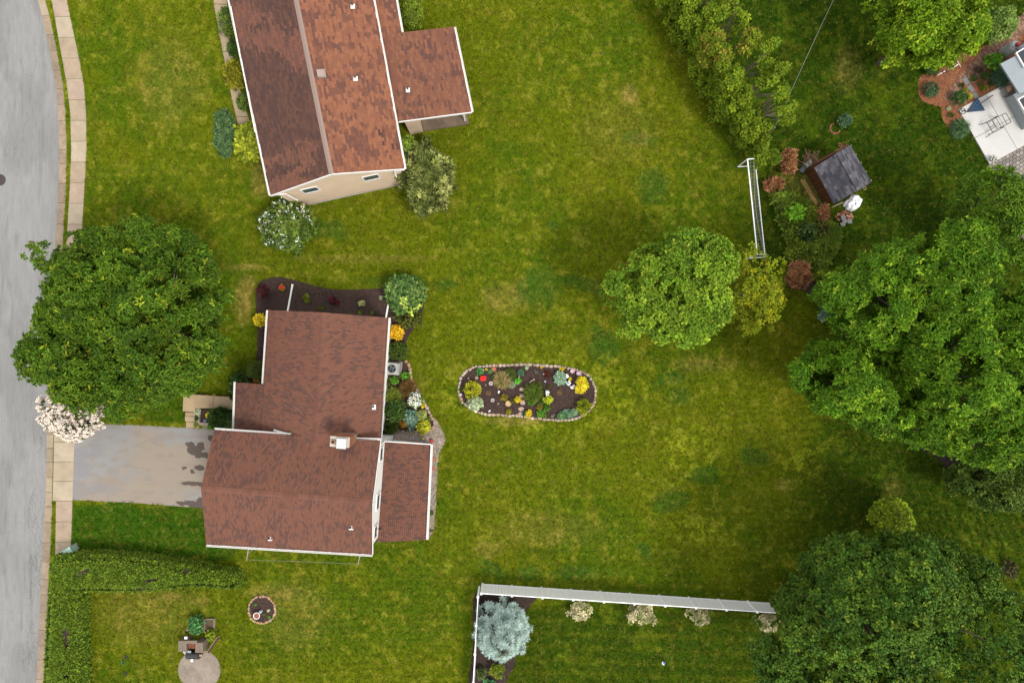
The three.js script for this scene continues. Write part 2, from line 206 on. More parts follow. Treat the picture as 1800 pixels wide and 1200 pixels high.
{ // lawn: east of the kerb, out to the far edge
  const e = []; for (let v = -300; v <= 1500; v += 20) e.push(S(kerbOut(v) - 1, v));
  struct('lawn', turfUV(plate([V(-60, 0, -400), ...e, V(-60, 0, 400), V(400, 0, 400), V(400, 0, -400)].map(p => V(p.x, 0, p.z)), 0)), turfMat);
  const r = rng(21), n = 300000, P = new Float32Array(n * 45), C = new Float32Array(n * 45); let w = 0; // standing blades, five to a tuft
  for (let k = 0; k < n; k++) {
    const x = (r() - .5) * 72, z = (r() - .5) * 49; if (!lawnAt(x, z)) continue; const u = 900 + x / M1, v = 600 + z / M1; if (u < kerbOut(v)) continue;
    const q = turfAt(x, z), dry = r() < .09 ? mix3(q, T.straw, .55) : q, t = .8 + .95 * r(), s = .7 + .6 * r();
    for (let i = 0; i < 5; i++) {
      const a = r() * 6.2832, th = .35 + .95 * r(), L = .13 * s * (.7 + .6 * r()), W = .019 * s, ca = Math.cos(a), sa = Math.sin(a), bx = x + (r() - .5) * .11, bz = z + (r() - .5) * .11, ex = bx + ca * Math.sin(th) * L, ez = bz + sa * Math.sin(th) * L, ey = Math.cos(th) * L, m = t * (.75 + .5 * r());
      for (const [px, py, pz] of [[bx + sa * W, -.005, bz - ca * W], [bx - sa * W, -.005, bz + ca * W], [ex, ey, ez]]) { P[w] = px; P[w + 1] = py; P[w + 2] = pz; C[w] = dry[0] * m; C[w + 1] = dry[1] * m; C[w + 2] = dry[2] * m; w += 3; }
    }
  }
  const g = new THREE.BufferGeometry(); g.setAttribute('position', new THREE.BufferAttribute(P.slice(0, w), 3)); g.setAttribute('color', new THREE.BufferAttribute(C.slice(0, w), 3)); g.computeVertexNormals();
  const m = shadow(new THREE.Mesh(g, leafMat(.8, 0, .12))); m.name = numbered('grass'); m.userData = { kind: 'stuff' }; scene.add(m);
}
// ---------------------------------------------------------------- street, kerb, pavement, drive
{
  const r = rng(31), cracks = [];
  const zone = (u0, v0, u1, v1, n) => { for (let k = 0; k < n; k++) { const p = [[lerp(u0, u1, r()), lerp(v0, v1, r())]]; for (let j = 0; j < 9; j++) { const q = p[j]; p.push([q[0] + (r() - .5) * 7, q[1] + (r() - .15) * 9]); } cracks.push(p); } };
  zone(64, 440, 90, 540, 26); zone(48, 850, 74, 1040, 46); zone(30, 1080, 60, 1200, 16); zone(10, 40, 60, 420, 5); zone(66, 730, 78, 800, 6);
  const UW = 180, U0 = -80, TH = 1320, V0 = -60, w = 512, h = 2048, mask = new Float32Array(w * h);
  for (const p of cracks) for (let j = 0; j + 1 < p.length; j++) for (let t = 0; t < 1; t += .04) { const i = Math.floor((lerp(p[j][0], p[j + 1][0], t) - U0) / UW * w), k = Math.floor((lerp(p[j][1], p[j + 1][1], t) - V0) / TH * h); if (i >= 0 && i < w && k >= 0 && k < h) mask[k * w + i] = .75; }
  const base = A(176, 175, 174), patch = A(164, 163, 162), tar = A(108, 107, 106);
  const t = tex(w, h, (a, b) => { const u = U0 + a * UW, v = V0 + (1 - b) * TH, n = fbm(u * .03, v * .012, 4), n2 = fbm(u * .3, v * .06 + 40, 3), n3 = R0(); let c = mix3(base, patch, sst(.4, .65, n)); c = c.map(q => q * (.84 + .22 * n2 + .34 * (n3 - .5))); c = mix3(c, tar, .22 * sst(.64, .78, fbm(u * .12 + 7, v * .012 + 3, 3))); c = mix3(c, tar, mask[Math.floor((1 - b) * h * .99999) * w + Math.floor(a * w * .99999)]); return enc(c); }, true, THREE.MirroredRepeatWrapping);
  const e = []; for (let v = -300; v <= 1500; v += 20) e.push(S(kerbIn(v) + 1, v)); const W = e.map(p => V(p.x - 9.5, 0, p.z)).reverse();
  const g = plate([...e, ...W], -.14), p = g.attributes.position, uv = g.attributes.uv; for (let i = 0; i < p.count; i++) uv.setXY(i, (900 + p.getX(i) / M1 - U0) / UW, 1 - (600 + p.getZ(i) / M1 - V0) / TH);
  struct('street', g, new THREE.MeshStandardMaterial({ map: t, roughness: .9, bumpMap: grit(3), bumpScale: .004, side: THREE.DoubleSide }));
  // kerb stones and paving slabs, one by one
  const kerb = setting('kerb'), walk = setting('sidewalk');
  const tones = [[188, 166, 140], [178, 157, 134], [198, 178, 152], [170, 150, 128]], sl = [[206, 186, 160], [198, 176, 150], [212, 194, 168], [190, 168, 144], [204, 180, 158]], bump = grit(1.2);
  const km = tones.map(q => grainy(A(...q), .3, .22, 2, .92, { bumpMap: bump, bumpScale: .004 })), wm = sl.map(q => grainy(A(...q), .22, .16, 3, .9, { bumpMap: bump, bumpScale: .003 }));
  const quad = (f0, f1, v0, v1, n = 3) => { const a = [], b = []; for (let i = 0; i <= n; i++) { const v = lerp(v0, v1, i / n); a.push(S(f0(v), v)); b.push(S(f1(v), v)); } return [...a, ...b.reverse()]; };
  for (let v = -40; v < 1240;) { const L = 24 + 14 * r(), low = v > 740 && v < 880; part('kerb_stone', plate(quad(kerbIn, kerbOut, v + .35, Math.min(v + L, 1240)), low ? -.05 + .01 * r() : .005 + .012 * r(), .2, .015), km[Math.floor(r() * 4)], kerb); v += L; }
  const slabs = []; for (let v = -44; v < 741; v += 36.5) slabs.push([v, Math.min(v + 36.5, 742.5), walkIn]); for (let v = 742.5; v < 880; v += 34.4) slabs.push([v, Math.min(v + 34.4, 880), q => kerbOut(q) + .6]); for (let v = 880; v < 1240; v += 36.5) slabs.push([v, v + 36.5, walkIn]);
  slabs.forEach(([a, b, f]) => { const wide = a > 741 && a < 878; part('paving_slab', plate(quad(f, walkOut, a + .4, b - .15), .018 + .012 * r(), .12, .012), wide ? wm[[0, 2][Math.floor(r() * 2)]] : wm[Math.floor(r() * 5)], walk); });
  // the drive: worn tarmac with damp patches by the garage
  const damp = [[341, 791, 13, 9], [352, 783, 7, 8], [350, 800, 9, 7], [334, 781, 8, 5], [360, 800, 8, 6], [324, 823, 5, 4], [350, 822, 9, 5], [338, 829, 4, 4], [340, 850, 22, 4], [362, 852, 16, 5], [335, 884, 26, 5], [346, 888, 15, 8], [355, 882, 14, 8], [371, 770, 6, 6], [372, 890, 20, 6]];
  const dt = tex(1024, 512, (a, b) => { const u = lerp(120, 410, a), v = lerp(735, 905, 1 - b), n = fbm(u * .02, v * .03, 4), n2 = fbm(u * .05 + 9, v * .12, 4); let c = mix3(A(172, 170, 168), A(182, 167, 150), sst(.3, .62, n + (u - 240) * .0012)); c = mix3(c, A(166, 150, 138), .5 * sst(.48, .74, n2)); c = mix3(c, A(158, 156, 162), .6 * sst(.52, .66, fbm(u * .03 + 40, v * .05, 3)) * sst(260, 180, u)); c = c.map(q => q * (.86 + .28 * R0())); let d = 0; const ww = 8 * (fbm(u * .16, v * .16, 3) - .5); for (const q of damp) d = Math.max(d, 1 - sst(.86, 1.04, Math.hypot((u + ww - q[0]) / q[2], (v + ww * .8 - q[1]) / q[3]))); return enc(mix3(c, A(98, 84, 76), d * .95)); });
  const dg = plate(DRIVE, .012, .15), dp = dg.attributes.position, du = dg.attributes.uv; for (let i = 0; i < dp.count; i++) du.setXY(i, (900 + dp.getX(i) / M1 - 120) / 290, 1 - (600 + dp.getZ(i) / M1 - 735) / 170);
  struct('driveway', dg, new THREE.MeshStandardMaterial({ map: dt, roughness: .85, bumpMap: grit(2), bumpScale: .0, side: THREE.DoubleSide }));
  const mh = thing('manhole_cover', 'round dark cast iron manhole cover set in the grey street', 'manhole cover', S(0, 316, -.137)); const mm = std(A(98, 84, 82), .6, { metalness: .4 });
  part('rim', torus(S(-1, 316, -.134), .36, .03, 28), mm, mh); part('lid', [disc(S(-1, 316, -.14), .34, .012, 28), ...[-2, -1, 0, 1, 2].map(k => box(S(-1, 316 + k * 3.2, -.125), .5 - Math.abs(k) * .06, .012, .03))], mm, mh);
}
// ---------------------------------------------------------------- beds, gravel, stone
const mulchMat = grainy(A(84, 62, 54), .35, .55, 2.2, .95, { bumpMap: grit(1.2, 256, 40), bumpScale: .03 });
const darkMulch = grainy(A(70, 54, 48), .35, .5, 2.2, .95, { bumpMap: grit(1.2, 256, 40), bumpScale: .03 });
const cedarMat = grainy(A(176, 112, 74), .35, .5, 2.2, .95, { bumpMap: grit(1.2, 256, 40), bumpScale: .03 });
const chipGeo = new THREE.BoxGeometry(.09, .012, .03), chipMat = new THREE.MeshStandardMaterial({ color: 0xffffff, roughness: .95 });
const pebGeo = (() => { const g = new THREE.IcosahedronGeometry(.5, 1), p = g.attributes.position; for (let i = 0; i < p.count; i++) { const k = .8 + .4 * hsh(Math.round(p.getX(i) * 40) & 255, Math.round(p.getZ(i) * 40 + p.getY(i) * 13) & 255); p.setXYZ(i, p.getX(i) * k, p.getY(i) * k * .7, p.getZ(i) * k); } g.computeVertexNormals(); return g; })();
function strew(name, parent, poly, n, geo, mat, tones, y, s0, s1, seed, lie = .35) {
  const r = rng(seed), it = []; let a = 1e9, b = -1e9, c = 1e9, d = -1e9; for (const q of poly) { a = Math.min(a, q.x); b = Math.max(b, q.x); c = Math.min(c, q.z); d = Math.max(d, q.z); }
  for (let k = 0, t = 0; k < n && t < n * 6; t++) { const x = lerp(a, b, r()), z = lerp(c, d, r()); if (!inside(poly, x, z)) continue; k++; const q = tones[Math.floor(r() * tones.length)], m = .75 + .5 * r(); it.push([x, y + r() * .012, z, (r() - .5) * lie, 1, (r() - .5) * lie, lerp(s0, s1, r()), q[0] * m, q[1] * m, q[2] * m]); }
  return copies(name, geo, mat, parent, it, r);
}
function bed(name, poly, y, mat, tones, n, seed) { const o = setting(name); part('soil', plate(poly, y, .1), mat, o); if (n) strew('bark_chips', o, poly, n, chipGeo, chipMat, tones, y + .005, .7, 1.5, seed, .7); return o; }
const MT = [A(92, 66, 56), A(76, 54, 48), A(104, 78, 66), A(66, 48, 44)], CT = [A(190, 120, 80), A(160, 98, 62), A(200, 138, 98), A(140, 84, 56)];
bed('mulch_bed', BED_N, .03, mulchMat, MT, 5200, 41); bed('mulch_bed', BED_E, .034, mulchMat, MT, 3000, 42);
bed('mulch_bed', ISLAND, .05, mulchMat, MT, 4200, 43); bed('mulch_bed', BED_S, .03, darkMulch, MT, 2600, 44); bed('mulch_bed', BED_R, .02, darkMulch, MT, 4000, 45); bed('mulch_bed', RING, .05, mulchMat, MT, 500, 46);
bed('cedar_mulch_bed', CEDAR, .02, cedarMat, CT, 4500, 47);
const PT = [A(196, 178, 160), A(176, 160, 146), A(214, 198, 182), A(160, 146, 138), A(190, 170, 146)];
{ const o = setting('gravel_path'); part('gravel_base', plate(GRAVEL, .012, .08), grainy(A(170, 152, 136), .3, .4, 2), o); strew('gravel', o, GRAVEL, 6500, pebGeo, chipMat, PT, .02, .05, .11, 48); }
{ const o = setting('concrete_pad'); part('slab', plate(PAD, .04, .16, .02), grainy(A(172, 157, 142), .35, .25, 2.6, .9, { bumpMap: grit(1), bumpScale: .006 }), o); }
{ const o = setting('front_path'); const m = [A(204, 180, 148), A(198, 174, 144), A(192, 172, 146)].map(c => grainy(c, .2, .15, 3)); const L = [[371, -60, 396, -60, 399, 8, 375, 6], [375.3, 7, 399, 9, 407, 90, 391, 90], [391.2, 91, 407, 91, 420, 150, 402.5, 150], [402.7, 151, 420.4, 151, 436, 205, 414.5, 204], [414.7, 205, 436.4, 206, 441, 222, 419, 224]]; L.forEach((q, i) => part('paving_slab', plate([S(q[0], q[1]), S(q[2], q[3]), S(q[4], q[5]), S(q[6], q[7])], .03 + .006 * (i % 2), .12, .012), m[i % 3], o)); }
{ // entrance path of large slabs, with steps down to the drive
  const o = setting('entry_path'), m = [A(214, 186, 146), A(206, 178, 140), A(220, 194, 156)].map(c => grainy(c, .16, .14, 3)), q = (a, y, i) => part('paving_slab', plate(sp(a), y, .3, .015), m[i % 3], o);
  q([[325.5, 692], [347, 692.5], [346, 723], [324, 722]], .3, 0); q([[347.8, 692.7], [380, 694.5], [379.5, 716.5], [346.8, 716]], .42, 1); q([[380.8, 695], [420, 697], [420, 719], [380, 717.5]], .46, 2);
  q([[328, 723.6], [346, 724], [345, 731], [327, 731]], .2, 1); q([[325.5, 731.6], [345, 732], [344.5, 740.5], [326, 740]], .12, 2); q([[327, 741], [350, 741.5], [350, 752], [326.5, 751.5]], .05, 0);
  part('side_kerb', beam(S(349, 717, .14), S(349, 744, .14), .22, .3), grainy(A(196, 180, 162), .2, .2, 2), o); part('side_kerb', beam(S(351, 744, .14), S(377, 747, .14), .2, .3), grainy(A(196, 172, 150), .2, .2, 2), o);
  part('planting_soil', plate(sp([[352, 719], [380, 719], [380, 744], [352, 743]]), .1, .15), mulchMat, o);
}
// stones laid one by one
const stoneGeos = [0, 1, 2, 3].map(k => { const g = new THREE.IcosahedronGeometry(.5, 2), p = g.attributes.position, r = rng(60 + k), n = []; for (let i = 0; i < 7; i++) n.push([V(r() - .5, (r() - .5) * .6, r() - .5).normalize(), .34 + .12 * r()]); for (let i = 0; i < p.count; i++) { const v = V(p.getX(i), p.getY(i), p.getZ(i)); for (const [d, l] of n) { const t = v.dot(d); if (t > l) v.addScaledVector(d, l - t); } v.x = Math.sign(v.x) * Math.pow(Math.abs(v.x) * 2, .8) / 2; p.setXYZ(i, v.x, v.y, v.z); } g.computeVertexNormals(); return g; });
const stoneMats = [[226, 198, 172], [206, 182, 164], [236, 214, 192], [198, 166, 140], [216, 196, 186]].map(c => grainy(A(...c), .3, .35, .9, .9)), warmStone = [[224, 172, 120], [206, 166, 130], [226, 190, 150], [196, 170, 152]].map(c => grainy(A(...c), .3, .3, .9, .9));
function border(name, label, poly, closed, len, wid, hgt, mats, seed, from = 0, to = 1, category = 'stone edging') {
  const c = new THREE.CatmullRomCurve3(poly, closed), L = c.getLength() * (to - from), r = rng(seed), o = thing(name, label, category, c.getPointAt(from).setY(0));
  for (let s = 0; s < L;) { const w = len * (.65 + .7 * r()), t = from + (s + w / 2) / L * (to - from); if (t >= 1) break; const p = c.getPointAt(t), d = c.getTangentAt(t), hh = hgt * (.8 + .4 * r()); piece('stone', stoneGeos[Math.floor(r() * 4)], mats[Math.floor(r() * mats.length)], o, V(p.x + (r() - .5) * .05, hh * .38, p.z + (r() - .5) * .05), Math.atan2(-d.z, d.x) + (r() - .5) * .25, [w * 1.08, hh, wid * (.8 + .45 * r())]); s += w; }
  return o;
}
border('stone_border', 'pale rough stones edging the long oval island bed', ISLAND, true, .26, .21, .2, stoneMats, 51);
border('stone_border', 'tan stones in a small ring round the pot bed', RING, true, .25, .19, .16, warmStone, 52);
border('stone_border', 'low stone edging along the curved bed behind the house', sp([[713, 632], [720, 645], [723, 660], [726, 672], [735, 690], [743, 703], [750, 715], [757, 730], [763, 742], [761, 752], [754, 757]]), false, .33, .24, .2, [...stoneMats, warmStone[1]], 53);
{ const o = setting('stepping_stone_row'), r = rng(54), m = [[186, 172, 160], [170, 156, 150], [198, 184, 176]].map(c => grainy(A(...c), .3, .3, 1)); for (let k = 0; k < 9; k++) { const u = 675 + k * 9.2, v = 766.5 + k * .65; part('paving_slab', plate([S(u, v - 3.4), S(u + 8.6, v - 3), S(u + 8.4, v + 4), S(u - .2, v + 3.6)], .05 + .01 * r(), .08, .01), m[k % 3], o); } for (let k = 0; k < 3; k++) { const u = 757.5 + k * 6.6, v = 769 + k * 3.3; part('paving_slab', plate([S(u + 1, v - 3), S(u + 7, v + .2), S(u + 4.2, v + 6.8), S(u - 1.6, v + 3.4)], .05 + .01 * r(), .08, .01), m[k], o); } }
{ const o = setting('island_step_stone'), m = [A(216, 190, 166), A(184, 164, 150)].map(c => grainy(c, .25, .3, 1)); const L = [[917.5, 684, 5, 3.4, 0], [917.5, 695.5, 5.4, 3.8, 1], [919, 707.5, 4.8, 4.4, 0], [916, 718.5, 5.4, 3.8, 0], [914.5, 728, 5, 4.5, 0]]; const r = rng(55); for (const [u, v, a, b, k] of L) part('flagstone', plate(sp(Array.from({ length: 7 }, (_, i) => [u + a * (.85 + .3 * r()) * Math.cos(i * .9), v + b * (.85 + .3 * r()) * Math.sin(i * .9)])), .1, .07, .012), m[k], o); }
{ // patio: four poured panels with joints
  const o = setting('patio'), m = [A(248, 246, 243), A(244, 242, 238)].map(c => grainy(c, .08, .07, 4)); const P = (a, b) => { const p = PATIO; return p[0].clone().lerp(p[3], a).lerp(p[1].clone().lerp(p[2], a), b); };
  [[0, .47, 0, .52], [.475, 1, 0, .52], [0, .47, .525, 1], [.475, 1, .525, 1]].forEach(([a, b, c, d], i) => part('concrete_panel', plate([P(a, c), P(b, c), P(b, d), P(a, d)], .11, .2, .01), m[i % 2], o));
}
{ // cobbled terrace: setts in rows, then fans
  const o = setting('cobbled_terrace'), r = rng(56), m = [[176, 166, 158], [160, 150, 144], [188, 178, 168], [150, 140, 136]].map(c => grainy(A(...c), .2, .25, .8)); part('bedding', plate(PAVE, .03, .15), grainy(A(118, 108, 100), .2, .3, 2), o);
  const g = new THREE.BoxGeometry(1, 1, 1), e = PATIO[2].clone().sub(PATIO[1]).normalize(), n = V(-e.z, 0, e.x), ang = Math.atan2(-e.z, e.x), put = (x, z, ry, w, d) => { if (inside(PAVE, x, z)) piece('sett', g, m[Math.floor(r() * 4)], o, V(x, .03 + .006 * r(), z), ry + (r() - .5) * .08, [w, .05, d]); };
  for (let j = 0; j < 7; j++) for (let i = 0; i < 15; i++) { const a = (i + (j % 2) * .5) * .27, b = .12 + j * .24, p = PATIO[1].clone().addScaledVector(e, a).addScaledVector(n, b); put(p.x, p.z, ang, .24 * (.92 + .08 * r()), .21); }
  const c = S(1800, 330); for (let k = 4; k < 10; k++) { const R = k * .24, cnt = Math.floor(R * 3.3 / .24); for (let i = 0; i < cnt; i++) { const t = Math.PI * (1.02 + .9 * i / cnt); const x = c.x + R * Math.cos(t), z = c.z + R * Math.sin(t); const q = V(x, 0, z).sub(PATIO[1]); if (q.dot(n) < 1.75) continue; put(x, z, -t + Math.PI / 2, .21, .2); } }
}
{ // brick path through the cedar mulch: bricks laid crosswise, too small to pick apart
  const o = setting('brick_path'), a = S(1668, 178), b = S(1830, 12), g = new THREE.BoxGeometry(.2, .05, .09), r = rng(57), it = [], mid = S(1735, 100); const c = new THREE.CatmullRomCurve3([a, S(1702, 135), mid, S(1772, 64), b]); const L = c.getLength();
  const mats = new THREE.MeshStandardMaterial({ color: 0xffffff, roughness: .9 }), im = []; for (let s = 0; s < L; s += .1) { const p = c.getPointAt(s / L), d = c.getTangentAt(s / L), n = V(-d.z, 0, d.x); for (let k = -2; k <= 2; k++) im.push([p.clone().addScaledVector(n, k * .21 + (Math.round(s / .1) % 2) * .1), Math.atan2(-n.z, n.x)]); }
  const inst = new THREE.InstancedMesh(g, mats, im.length); im.forEach(([p, ry], i) => { _q.setFromAxisAngle(UP, ry + (r() - .5) * .06); inst.setMatrixAt(i, _m.compose(_p.set(p.x, .02 + .01 * r(), p.z), _q, _s.set(1, 1, 1))); const t = [A(170, 128, 100), A(148, 106, 84), A(186, 148, 122), A(136, 98, 82)][Math.floor(r() * 4)]; inst.setColorAt(i, _c.setRGB(...t)); }); inst.name = 'bricks'; inst.userData.kind = 'stuff'; inst.castShadow = inst.receiveShadow = true; o.add(inst);
  const st = grainy(A(150, 152, 158), .2, .2, 1); for (const [u, v, ry] of [[1699, 142, .6], [1708, 156, .6], [1716, 169, .5]]) part('flagstone', box(S(u, v, .035), .28, .05, .5, ry), st, o);
}
// ---------------------------------------------------------------- roofs
const tabGeo = (() => { // unit shingle: x width, y up, z down the slope; thick lower edge
  const g = new THREE.BoxGeometry(1, 1, 1), p = g.attributes.position; for (let i = 0; i < p.count; i++) { const z = p.getZ(i), y = p.getY(i); p.setY(i, y > 0 ? (z > 0 ? 1 : .25) : -.6); } g.computeVertexNormals(); return g; })();
function slope(parent, q, o) { // q: eave a,b and ridge c (over b), d (over a); shingle courses laid from the eave up
  const [a, b, c, d] = q, L = a.distanceTo(b), W = (a.distanceTo(d) + b.distanceTo(c)) / 2, r = rng(o.seed);
  const at = (s, t) => a.clone().lerp(b, s).lerp(d.clone().lerp(c, s), t), n = b.clone().sub(a).cross(d.clone().sub(a)).normalize(); if (n.y < 0) n.negate();
  const top = [a, b, c, d], lo = top.map(p => p.clone().addScaledVector(n, -.16)), P = [], f = (i, j, k, l) => P.push(i, j, k, i, k, l); f(top[0], top[1], top[2], top[3]); f(lo[3], lo[2], lo[1], lo[0]); for (let i = 0; i < 4; i++) f(top[i], lo[i], lo[(i + 1) % 4], top[(i + 1) % 4]);
  const g = new THREE.BufferGeometry(); g.setAttribute('position', new THREE.Float32BufferAttribute(P.flatMap(p => [p.x, p.y, p.z]), 3)); g.setAttribute('uv', new THREE.Float32BufferAttribute(new Float32Array(P.length * 2), 2)); g.computeVertexNormals();
  const roof = part('roof', g, std(o.deck, .95), parent), tabs = [], rows = Math.ceil(W / o.exp);
  for (let j = 0; j < rows; j++) { let s = (o.vary ? -r() * o.w : 0) - (j % 2) * o.w * .5; const t0 = j * o.exp / W, t1 = Math.min(1, (j + 1) * o.exp / W + .03); while (s < L) { const w = o.w * (1 + (o.vary || 0) * (r() - .35)); const s0 = Math.max(0, s), s1 = Math.min(L, s + w - o.gap); if (s1 - s0 > .03) { const A0 = at(s0 / L, t0), B0 = at(s1 / L, t0), C0 = at(s1 / L, t1), D0 = at(s0 / L, t1); tabs.push({ A0, B0, C0, D0, c: A0.clone().add(C0).multiplyScalar(.5), tone: o.tone(s0 / L, t0, r, L, W), lift: o.lift * (.7 + .6 * r()) }); } s += w; } }
  if (o.single) { tabs.sort((x, y) => x.c.lengthSq() - y.c.lengthSq()); const one = tabs.splice(0, o.single); for (const t of one) { const x = t.B0.clone().sub(t.A0), z = t.A0.clone().sub(t.D0), m = new THREE.Matrix4().makeBasis(x.clone().normalize(), n, x.clone().normalize().cross(n).normalize()); if (m.determinant() < 0) continue; const zz = x.clone().normalize().cross(n); const sgn = zz.dot(z) > 0 ? 1 : -1; _q.setFromRotationMatrix(sgn > 0 ? m : new THREE.Matrix4().makeBasis(x.clone().normalize().negate(), n, zz.negate().normalize())); piece('shingle', tabGeo, o.mats[t.tone], parent, t.c, 0, [x.length(), t.lift, z.length()], _q.clone()); } }
  if (tabs.length) {
    const P = [], C = [], e = V(), tri = (...v) => { for (const p of v) P.push(p.x, p.y, p.z); };
    for (const t of tabs) { const up = (p, k) => p.clone().addScaledVector(n, k), a1 = up(t.A0, t.lift), b1 = up(t.B0, t.lift), c1 = up(t.C0, t.lift * .2), d1 = up(t.D0, t.lift * .2), a0 = t.A0, b0 = t.B0; tri(a1, b1, c1, a1, c1, d1, a0, b0, b1, a0, b1, a1, a0, a1, d1, b1, b0, c1); const k = o.colors[t.tone]; for (let i = 0; i < 18; i++) C.push(k[0], k[1], k[2]); }
    const gg = new THREE.BufferGeometry(); gg.setAttribute('position', new THREE.Float32BufferAttribute(P, 3)); gg.setAttribute('color', new THREE.Float32BufferAttribute(C, 3)); gg.computeVertexNormals(); part('shingles', gg, shingleMat, parent, 'stuff');
  }
  return roof;
}
const shingleMat = new THREE.MeshStandardMaterial({ color: 0xffffff, vertexColors: true, roughness: .92, side: THREE.DoubleSide });
const whiteTrim = std([.68, .67, .65], .5), glassMat = new THREE.MeshStandardMaterial({ color: col(A(96, 112, 128)), roughness: .12, metalness: .2 });
function gutter(parent, a, b, w = .1) { const d = b.clone().sub(a).normalize(), n = V(-d.z, 0, d.x); const m = part('gutter', [beam(a.clone().addScaledVector(n, w / 2), b.clone().addScaledVector(n, w / 2), .018, .12), beam(a.clone().addScaledVector(n, -w / 2), b.clone().addScaledVector(n, -w / 2), .018, .12), beam(a.clone().add(V(0, -.055, 0)), b.clone().add(V(0, -.055, 0)), w - .02, .012)], whiteTrim, parent); return m; }
function walls(parent, pts, y1, mat, name = 'wall') { return part(name, plate(pts, y1, y1 + .1), mat, parent); }
function gable(parent, a, b, ridge, mat, thick = .15) { const P = [a, b, ridge], n = b.clone().sub(a).cross(UP).normalize().multiplyScalar(thick), Q = P.map(p => p.clone().add(n)), T = [P[0], P[1], P[2], Q[2], Q[1], Q[0]], out = [...T]; for (let i = 0; i < 3; i++) { const j = (i + 1) % 3; out.push(P[i], Q[i], Q[j], P[i], Q[j], P[j]); } const g = new THREE.BufferGeometry(); g.setAttribute('position', new THREE.Float32BufferAttribute(out.flatMap(p => [p.x, p.y, p.z]), 3)); g.setAttribute('uv', new THREE.Float32BufferAttribute(new Float32Array(out.length * 2), 2)); g.computeVertexNormals(); return part('gable', g, mat, parent); }
function windowOn(parent, Aw, Bw, c, w, h, out) { // a framed pane on the upright wall Aw-Bw, centre c, facing out
  const d = Bw.clone().sub(Aw).setY(0).normalize(), p = c.clone().addScaledVector(out, .03), win = part('window', [beam(p.clone().addScaledVector(d, -w / 2).setY(p.y + h / 2), p.clone().addScaledVector(d, w / 2).setY(p.y + h / 2), .05, .07), beam(p.clone().addScaledVector(d, -w / 2 - .04).setY(p.y - h / 2), p.clone().addScaledVector(d, w / 2 + .04).setY(p.y - h / 2), .08, .07), ...[-1, 1].map(k => beam(p.clone().addScaledVector(d, k * w / 2).setY(p.y - h / 2), p.clone().addScaledVector(d, k * w / 2).setY(p.y + h / 2), k ? .08 : .06, k ? .07 : .04, d))], whiteTrim, parent);
  const g = new THREE.BoxGeometry(w, h, .03); g.applyMatrix4(new THREE.Matrix4().makeBasis(d, UP, d.clone().cross(UP)).setPosition(p.clone().addScaledVector(out, -.005))); part('pane', g, glassMat, win); return win;
}
function ventPipe(parent, p, s = 1) { part('vent_pipe', rod(p.clone().add(V(0, -.1, 0)), p.clone().add(V(0, .38 * s, 0)), .05 * s, .05 * s, 12), std(A(52, 46, 44), .6), part('vent_flashing', [box(p.clone().add(V(0, .03, .05)), .26 * s, .015, .3 * s), lathe(p, [[.12 * s, 0], [.075 * s, .12], [.06 * s, .16]], 12)], whiteTrim, parent)); }
const insetRect = ([a, b, c, d], i, j) => { const x = b.clone().sub(a).setY(0).normalize(), z = c.clone().sub(b).setY(0).normalize(), f = (p, s, t) => p.clone().addScaledVector(x, s * i).addScaledVector(z, t * j).setY(0); return [f(a, 1, 1), f(b, -1, 1), f(c, -1, -1), f(d, 1, -1)]; };
const insetPoly = (pts, k) => { const c = pts.reduce((s, p) => s.add(p), V(0, 0, 0)).multiplyScalar(1 / pts.length); return pts.map(p => { const d = p.clone().sub(c).setY(0), L = d.length(); return c.clone().addScaledVector(d, (L - k) / L).setY(0); }); };

